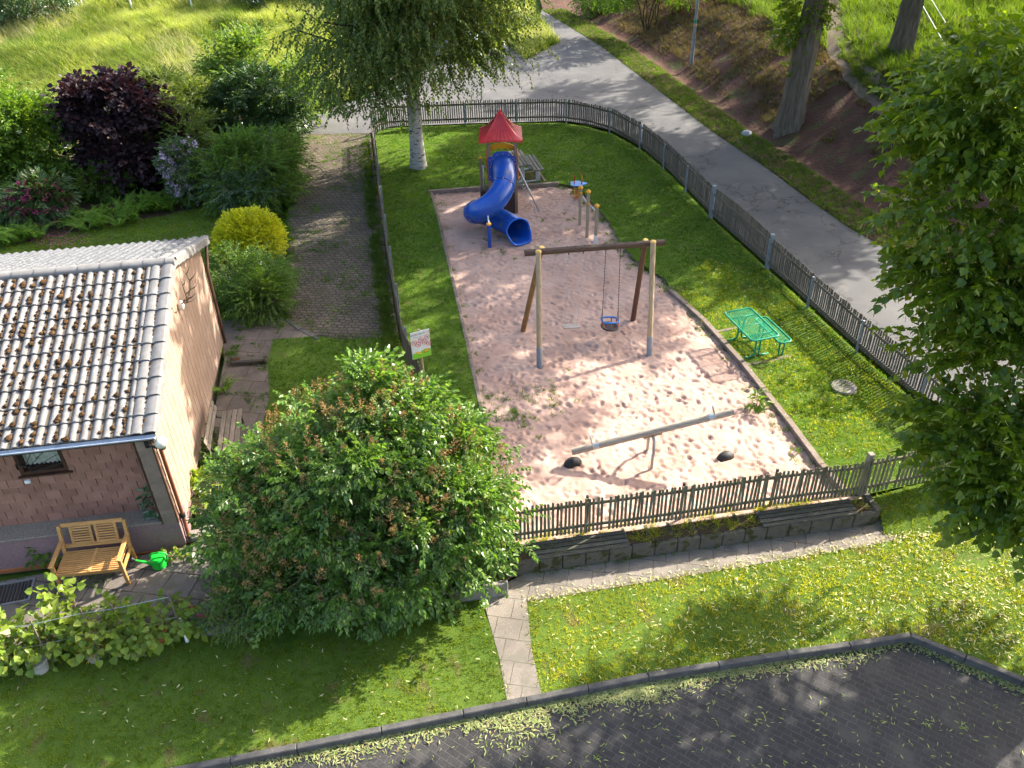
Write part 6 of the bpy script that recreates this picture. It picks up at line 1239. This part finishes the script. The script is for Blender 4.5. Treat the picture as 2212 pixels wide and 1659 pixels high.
# shrubs of the left garden
bush('hedge_bush', 'tall green bush with white blossom at the left edge', 'shrub', (60, 408), 2.9, 2.2, 1.35, 3000, leaf_tpl(.12, .075), LM['hedge'], 101, .42, 7, .35, flowers=LM['whitefl'], nfl=75, flw=(.05, .045), nclump=110, cr=.45)
bush('hedge_bush', 'tall green bush crowding behind the white blossomed one', 'shrub', (-60, 380), 3.2, 2.6, 1.8, 2200, leaf_tpl(.12, .075), LM['hedge'], 102, .42, 7, .35, nclump=80, cr=.5)
bush('purple_hazel', 'dark purple leaved hazel in the middle of the shrub bed', 'shrub', (300, 398), 3.3, 1.75, 1.3, 2600, leaf_tpl(.155, .135), LM['purple'], 103, .45, 6, .45, nclump=100, cr=.45, lobes=[((0, 0, 1.6), (1.35, 1.1, 1.4), 1.), ((-.4, .2, 2.6), (1.0, .8, .7), .5), ((.35, -.4, .8), (1.2, .9, .8), .5), ((-1., 0, 2.4), (.6, .6, .6), .2), ((.9, .2, 1.2), (.9, .8, .9), .25)])
bush('golden_conifer', 'soft golden green conifer right behind the purple hazel', 'conifer', (385, 375), 3.0, 1.1, 1.0, 1500, leaf_tpl(.09, .03), LM['thuja'], 104, .38, 11, .35, spread=45, lobes=[((0, 0, 1.2), (1.1, 1., 1.2), 1.), ((.1, 0, 2.2), (.75, .8, 1.1), .6), ((.9, -.2, 1.0), (.8, .8, 1.1), .4)], nclump=60, cr=.35)
bush('golden_conifer', 'lower green conifer between the golden one and the laurel', 'conifer', (440, 335), 2.6, 1.0, .9, 1100, leaf_tpl(.09, .03), LM['thuja'], 105, .36, 11, .35, spread=45, nclump=50, cr=.35)
bush('bright_shrub', 'light green tall shrub rising behind the dark laurel', 'shrub', (578, 288), 3.3, 1.7, 1.3, 1700, leaf_tpl(.11, .07), LM['bright'], 106, .42, 7, .35, nclump=70, cr=.45, lobes=[((0, 0, 1.8), (1.7, 1.3, 1.6), 1.), ((.1, .2, 2.6), (1., .8, .8), .45), ((1.4, .4, 1.3), (1., .8, 1.2), .4), ((-.9, .1, 2.5), (.8, .7, .7), .3)])
bush('dark_laurel', 'round dense dark green laurel by the driveway end', 'shrub', (572, 318), 2.6, 1.5, 1.1, 2900, leaf_tpl(.11, .05), LM['laurel'], 107, .3, 8, .3, nclump=120, cr=.3, shell=.8)
bush('feathery_shrub', 'broad mid green shrub spreading beside the cobbled driveway', 'shrub', (545, 432), 1.7, 1.5, 1.2, 2900, leaf_tpl(.10, .032), LM['mid'], 108, .42, 10, .3, spread=48, nclump=110, cr=.35, lobes=[((.0, 0, .85), (1.3, 1.1, .85), 1.), ((.35, .9, .95), (1.05, 1.1, .85), .6), ((.55, -.1, .5), (.8, .7, .55), .4), ((-.4, .3, 1.35), (.6, .6, .45), .2)])
bush('dark_laurel', 'thin dark laurel strip along the driveway edge', 'shrub', (616, 330), 1.5, .35, 1.5, 900, leaf_tpl(.11, .05), LM['laurel'], 109, .3, 8, .3, nclump=50, cr=.25)
bush('grey_shrub', 'small grey green shrub in front of the broad feathery one', 'shrub', (530, 448), 1.1, .95, .7, 900, leaf_tpl(.09, .032), LM['greyg'], 110, .36, 9, .3, nclump=50, cr=.28)
bush('rhododendron', 'rhododendron covered in pale purple blossom', 'shrub', (420, 438), 1.9, .6, .6, 600, leaf_tpl(.12, .045), LM['rhodo'], 111, .24, 7, .4, flowers=LM['lilacfl'], nfl=95, flw=(.075, .07))
bush('evergreen_shrub', 'yellow green shrub top just above the purple rhododendron', 'shrub', (430, 400), 2.35, .8, .7, 600, leaf_tpl(.10, .045), LM['thuja'], 112, .24, 7, .4)
bush('rhododendron', 'low rhododendron with fading magenta blossom beside the ferns', 'shrub', (98, 482), 1.35, .85, .6, 900, leaf_tpl(.14, .045), LM['rhodo'], 113, .24, 8, .4, flowers=LM['pinkfl'], nfl=330, flw=(.07, .045))
bush('low_shrub', 'dark green low shrub between ferns and magenta rhododendron', 'shrub', (225, 428), 1.0, .9, .45, 600, leaf_tpl(.09, .05), LM['mid'], 114, .3, 7, .3)
bush('low_shrub', 'dark green low shrub left of the magenta rhododendron', 'shrub', (-20, 478), 1.3, 1.0, .6, 900, leaf_tpl(.10, .05), LM['mid'], 115, .3, 7, .3)
bush('golden_shrub', 'clipped golden yellow shrub beside the driveway', 'shrub', (549, 556), 1.2, 1.03, .8, 2600, leaf_tpl(.06, .032), LM['gold'], 116, .2, 9, .15, shell=.85, lobes=[((0, 0, .62), (.76, .62, .56), 1.), ((-.38, -.15, .5), (.45, .45, .46), .45), ((.4, -.1, .56), (.44, .5, .5), .45), ((.2, .1, .95), (.4, .35, .26), .2), ((-.35, .1, .88), (.35, .3, .25), .15)])
bush('dark_shrub', 'dark fine leaved shrub below the golden one by the paving', 'shrub', (566, 680), .85, .52, .5, 1700, leaf_tpl(.06, .026), LM['mid'], 117, .3, 10, .25, nclump=70, cr=.25, lobes=[((0, 0, .45), (.56, .5, .46), 1.), ((.05, .45, .5), (.45, .4, .36), .4)])
bush('dark_shrub', 'feathery green shrub between the golden shrub and the dark one', 'shrub', (572, 625), .65, .4, .4, 1000, leaf_tpl(.08, .022), LM['mid'], 118, .34, 11, .3, spread=45, nclump=50, cr=.25)
bush('rose_bush', 'loose light green rose bush with a few pale blooms by the gable', 'shrub', (522, 640), 1.25, .62, .6, 700, leaf_tpl(.06, .04), LM['mid'], 119, .32, 8, .3, nclump=34, cr=.3, flowers=LM['whitefl'], nfl=3, flw=(.04, .04))
def ferns(name, label, pxs, seed, s=1., kind=None):
    for i, (x, y) in enumerate(pxs):
        b = W(x, y); b = np.array([b[0], b[1], float(hz(b[0], b[1]))]); rg = np.random.default_rng(seed+i); sp = []
        k = 20; t = np.linspace(.1, 1, k); P = np.stack([t*.6, np.zeros(k), .22*np.sin(t*2.2)-.12*t*t], 1); parts = []
        for sg in (-1, 1): D = np.stack([np.full(k, .45), np.full(k, 1.*sg), np.full(k, -.15)], 1); V, F = place(leaf_tpl(.15, .03, .1, .1), frames(D, np.tile([0, 0, 1.], (k, 1))), P, (1.05-t)*np.minimum(1, t*5)); parts.append((V, F, 0))
        tt_ = np.linspace(0, 1, 9); rc = np.stack([tt_*.6, 0*tt_, .22*np.sin(tt_*2.2)-.12*tt_*tt_], 1); V = np.concatenate([rc+[0, .006, 0], rc-[0, .006, 0]]); parts.append((V, np.array([[i_, i_+1, i_+10, i_+9] for i_ in range(8)]), 0))
        n = 9; a = rg.random(n)*6.28; D = np.stack([np.cos(a), np.sin(a), rg.uniform(.2, .7, n)], 1); V, Lp, T, Mi = joinm(grow([parts], np.zeros((n, 3))+rg.normal(0, .006, (n, 3)), D, rg, sc=(.8*s, 1.2*s)))
        o = npmesh(name, V, None, [LM['fern']], None, False, Lp, T, Mi); o.location = b; tag(o, label, 'fern', 'ferns along the bed' if len(pxs) > 1 else None)
rg = np.random.default_rng(5)
ferns('fern', 'green fern in the row along the edge of the shrub bed', [(175+i*20+rg.normal(0, 5), 500-i*4.6+rg.normal(0, 5)) for i in range(15)]+[(190+i*22, 480-i*4.4) for i in range(12)], 200, 1.25)
ferns('fern', 'green fern clump at the left end of the shrub bed', [(-5+i*18, 535-i*3+rg.normal(0, 5)) for i in range(6)]+[(10+i*24, 515) for i in range(3)], 230, 1.2)
ferns('fern', 'single light green fern growing at the foot of the gable', [(482, 838)], 250, .75)
bush('dock_plant', 'broad leaved weed clump at the sand edging', 'weed', (1633, 875), .16, .12, .12, 26, leaf_tpl(.15, .05), LM['bright'], 120, .1, 4, -.3, sc=(.8, 1.3))
bush('gable_weeds', 'leafy weeds at the foot of the gable by the old bench', 'weed', None, .35, .3, .5, 120, leaf_tpl(.12, .05), LM['bright'], 121, .12, 4, 0, base=W(448, 975, -.2))
bush('gable_creeper', 'pale green creeper growing from the pebbles at the house', 'weed', None, .4, .22, .4, 70, leaf_tpl(.10, .085), LM['vine'], 122, .15, 4, 0, base=W(432, 1070, -.25))
bush('gable_weeds', 'dark leafy clump between the mauve plinth and the wooden bench', 'weed', None, .35, .3, .2, 90, leaf_tpl(.09, .05), LM['mid'], 123, .12, 4, 0, base=W(118, 1205, -.3))
bush('stonecrop', 'yellow green stonecrop along the plinth corner', 'weed', None, .12, .38, .12, 90, leaf_tpl(.05, .035), LM['vine'], 124, .06, 4, 0, base=W(385, 1203, -.3))
# vines on wires in front of the patio
vt = leaf_tpl(.11, .115, .12, .25)
V3 = [((30, 1432), 1.05, .60, .34, 120, 'leftmost vine, thick with sunlit yellow green leaves'), ((118, 1422), 1.0, .42, .32, 84, 'vine climbing from the clear plastic pot'), ((160, 1372), 1.25, .28, .28, 48, 'tall thin vine shoot reaching up before the wooden bench'), ((182, 1405), .62, .30, .28, 34, 'low bare stemmed vine beside the flower pot'), ((248, 1400), .95, .55, .34, 112, 'middle vine spreading above the grey flower pot'), ((305, 1392), .85, .46, .34, 84, 'vine between the terracotta pot and the middle vine'), ((372, 1372), .70, .50, .32, 70, 'rightmost vine near the white bottle')]
for i, (px, h, rx, ry, n, lb) in enumerate(V3): bush('grape_vine', lb, 'vine', None, h*.78, rx*.85, ry*.85, int(n*.8), vt, LM['vine'], 130+i, .26, 4, .3, base=W(*px, -.3), group='grape vines', shell=.35, lobes=[((0, .03, h*.5), (rx*.8, ry*.65, h*.26), 1.), ((-.1, 0, h*.25), (rx*.5, ry*.5, h*.18), .25)])
tr_ = thing('vine_trellis', W(200, 1408, -.3), 'thin stakes and wires holding up the grape vines', 'trellis'); o_ = W(200, 1408, -.3); st = []
for i, px in enumerate([(40, 1446), (110, 1436), (205, 1412), (285, 1402), (395, 1376)]):
    b = W(*px, -.3)-o_; mb = MB(); mb.tube([b+[0, 0, -.1], b+[.06*(i % 3-1), .05, 1.0]], .014, 6); mb.build('stake', M['twig'], tr_); st.append(b)
for h in (.45, .9): mb = MB(); mb.tube([b+np.array([.06*(i % 3-1)*h, .05*h, h]) for i, b in enumerate(st)], .005, 5); mb.build('wire', M['galv'], tr_)
# ------------------------------------------------------------------ street lamp, pasture fences, boulder, car
b = at(1493, 142); t_ = thing('street_lamp', b, 'tall grey street lamp post with small stickers on the bank', 'street lamp'); mb = MB(); mb.tube([(0, 0, -.5), (0, 0, 1.2), (0, 0, 1.21), (0, 0, 7.)], [.075, .072, .06, .045], 14); mb.build('pole', M['steelpost'], t_, True, 40); mb = MB(); mb.tube([(0, 0, 7), (-.3, -.3, 7.15), (-.9, -.9, 7.2)], .04, 8); mb.box((-1.1, -1.1, 7.2), (.5, .22, .1), np.array([[.707, .707, 0], [-.707, .707, 0], [0, 0, 1]]), bev=.03); mb.build('lamp_arm', M['steelpost'], t_)
mb = MB(); mb.tube([(0, 0, 1.62), (0, 0, 1.70)], .064, 12); mb.build('sticker', M['orangepink'], t_); mb = MB(); mb.tube([(0, 0, 1.74), (0, 0, 1.86)], .064, 12); mb.build('sticker', M['green'], t_)
def pasture(label, pxs, h, r=.035):
    P = [at(*p) for p in pxs]; o3 = P[0]; t = thing('pasture_fence', o3, label, 'fence'); mb = MB()
    for p in P: m_ = MB(); q_ = p-o3; m_.tube([q_+[0, 0, -.3], q_+[.02, 0, h]], r, 8); m_.build('post', M['white'], t)
    for k in (.45, .92):
        m_ = MB(); L_ = [P[0]-o3+(P[0]-P[1])*1.0+[0, 0, h*k+.3]]+[p-o3+[0, 0, h*k] for p in P]+[P[-1]-o3+(P[-1]-P[-2])*.8+[0, 0, h*k]]; m_.tube(L_, .016, 5); m_.build('wire', M['white'], t)
pasture('white posts and wires of the pasture beyond the gravel track', [(1985, 40), (2043, 148), (2120, 290)], 1.15)
bush('meadow_bush', 'dark bush at the top left corner of the meadow', 'shrub', None, 2.6, 2.6, 1.6, 1300, leaf_tpl(.13, .08), LM['laurel'], 140, .45, 7, .3, base=at(60, 42))
bush('meadow_bush', 'dark hedge bush at the top of the meadow near the birch', 'shrub', None, 2.2, 3.0, 1.4, 1200, leaf_tpl(.13, .08), LM['laurel'], 141, .45, 7, .3, base=at(590, 6))
pasture('white wire fence across the top of the left meadow', [(180, 22), (285, 20), (416, 22), (560, 22)], 1.2, .045)
b = at(1612, 293); mb = MB(); mb.blob((0, 0, .06), (.2, .15, .13), 5, 10, 7, amp=.12); o = mb.build('boulder', M['conclt'], None, True, 30); o.location = b; tag(o, 'pale boulder in the ditch beside the road verge', 'boulder')
def car():
    b = W(962, 122); root = thing('parked_car', b, 'silver blue car parked behind the birch', 'car', None, radians(12)); w = .86; body = [(-2.1, .32), (2.05, .32), (2.1, .55), (2.0, .72), (1.1, .86), (.45, 1.36), (-.95, 1.42), (-1.75, .98), (-2.08, .88)]
    mb = MB(); mb.prism(body, -w, w, (0, 0, 0), (1, 0, 0), (0, 0, 1)); mb.build('body', M['carpaint'], root); mb = MB()
    mb.prism([(1.02, .90), (.44, 1.33), (-.9, 1.38), (-1.55, .97)], -w-.004, w+.004, (0, 0, 0), (1, 0, 0), (0, 0, 1)); mb.build('side_window', M['carglass'], root); mb = MB(); mb.prism([(1.09, .87), (.46, 1.362), (.44, 1.35), (1.05, .87)], -w+.1, w-.1, (0, 0, .012), (1, 0, 0), (0, 0, 1)); mb.build('windscreen', M['carglass'], root)
    for x in (-1.3, 1.3):
        for y in (-.8, .8):
            mb = MB(); A = np.array([[1, 0, 0], [0, 0, 1], [0, -1, 0.]]); mb.lathe((x, y, .31), [(.2, -.1), (.31, -.09), (.31, .09), (.2, .1)], 18, 0, A); wh = mb.build('wheel', M['rubber'], root, True, 40); mb = MB(); mb.lathe((x, y, .31), [(.19, -.105), (.05, -.11), (.05, .11), (.19, .105)], 14, 0, A); mb.build('rim', M['galv'], wh, True, 40)
    for y in (-.6, .6): mb = MB(); mb.box((2.06, y, .62), (.08, .32, .12), bev=.03); mb.build('headlight', M['white'], root)
M['carpaint'] = surf('silver blue paint', (.30, .36, .45), (.34, .40, .5), 1, .25, None, 3, 0, spec=.6, metal=.3); M['carglass'] = surf('car glass', (.012, .014, .018), (.02, .022, .026), 1, .06, None, 3, 0, spec=.7)
car()
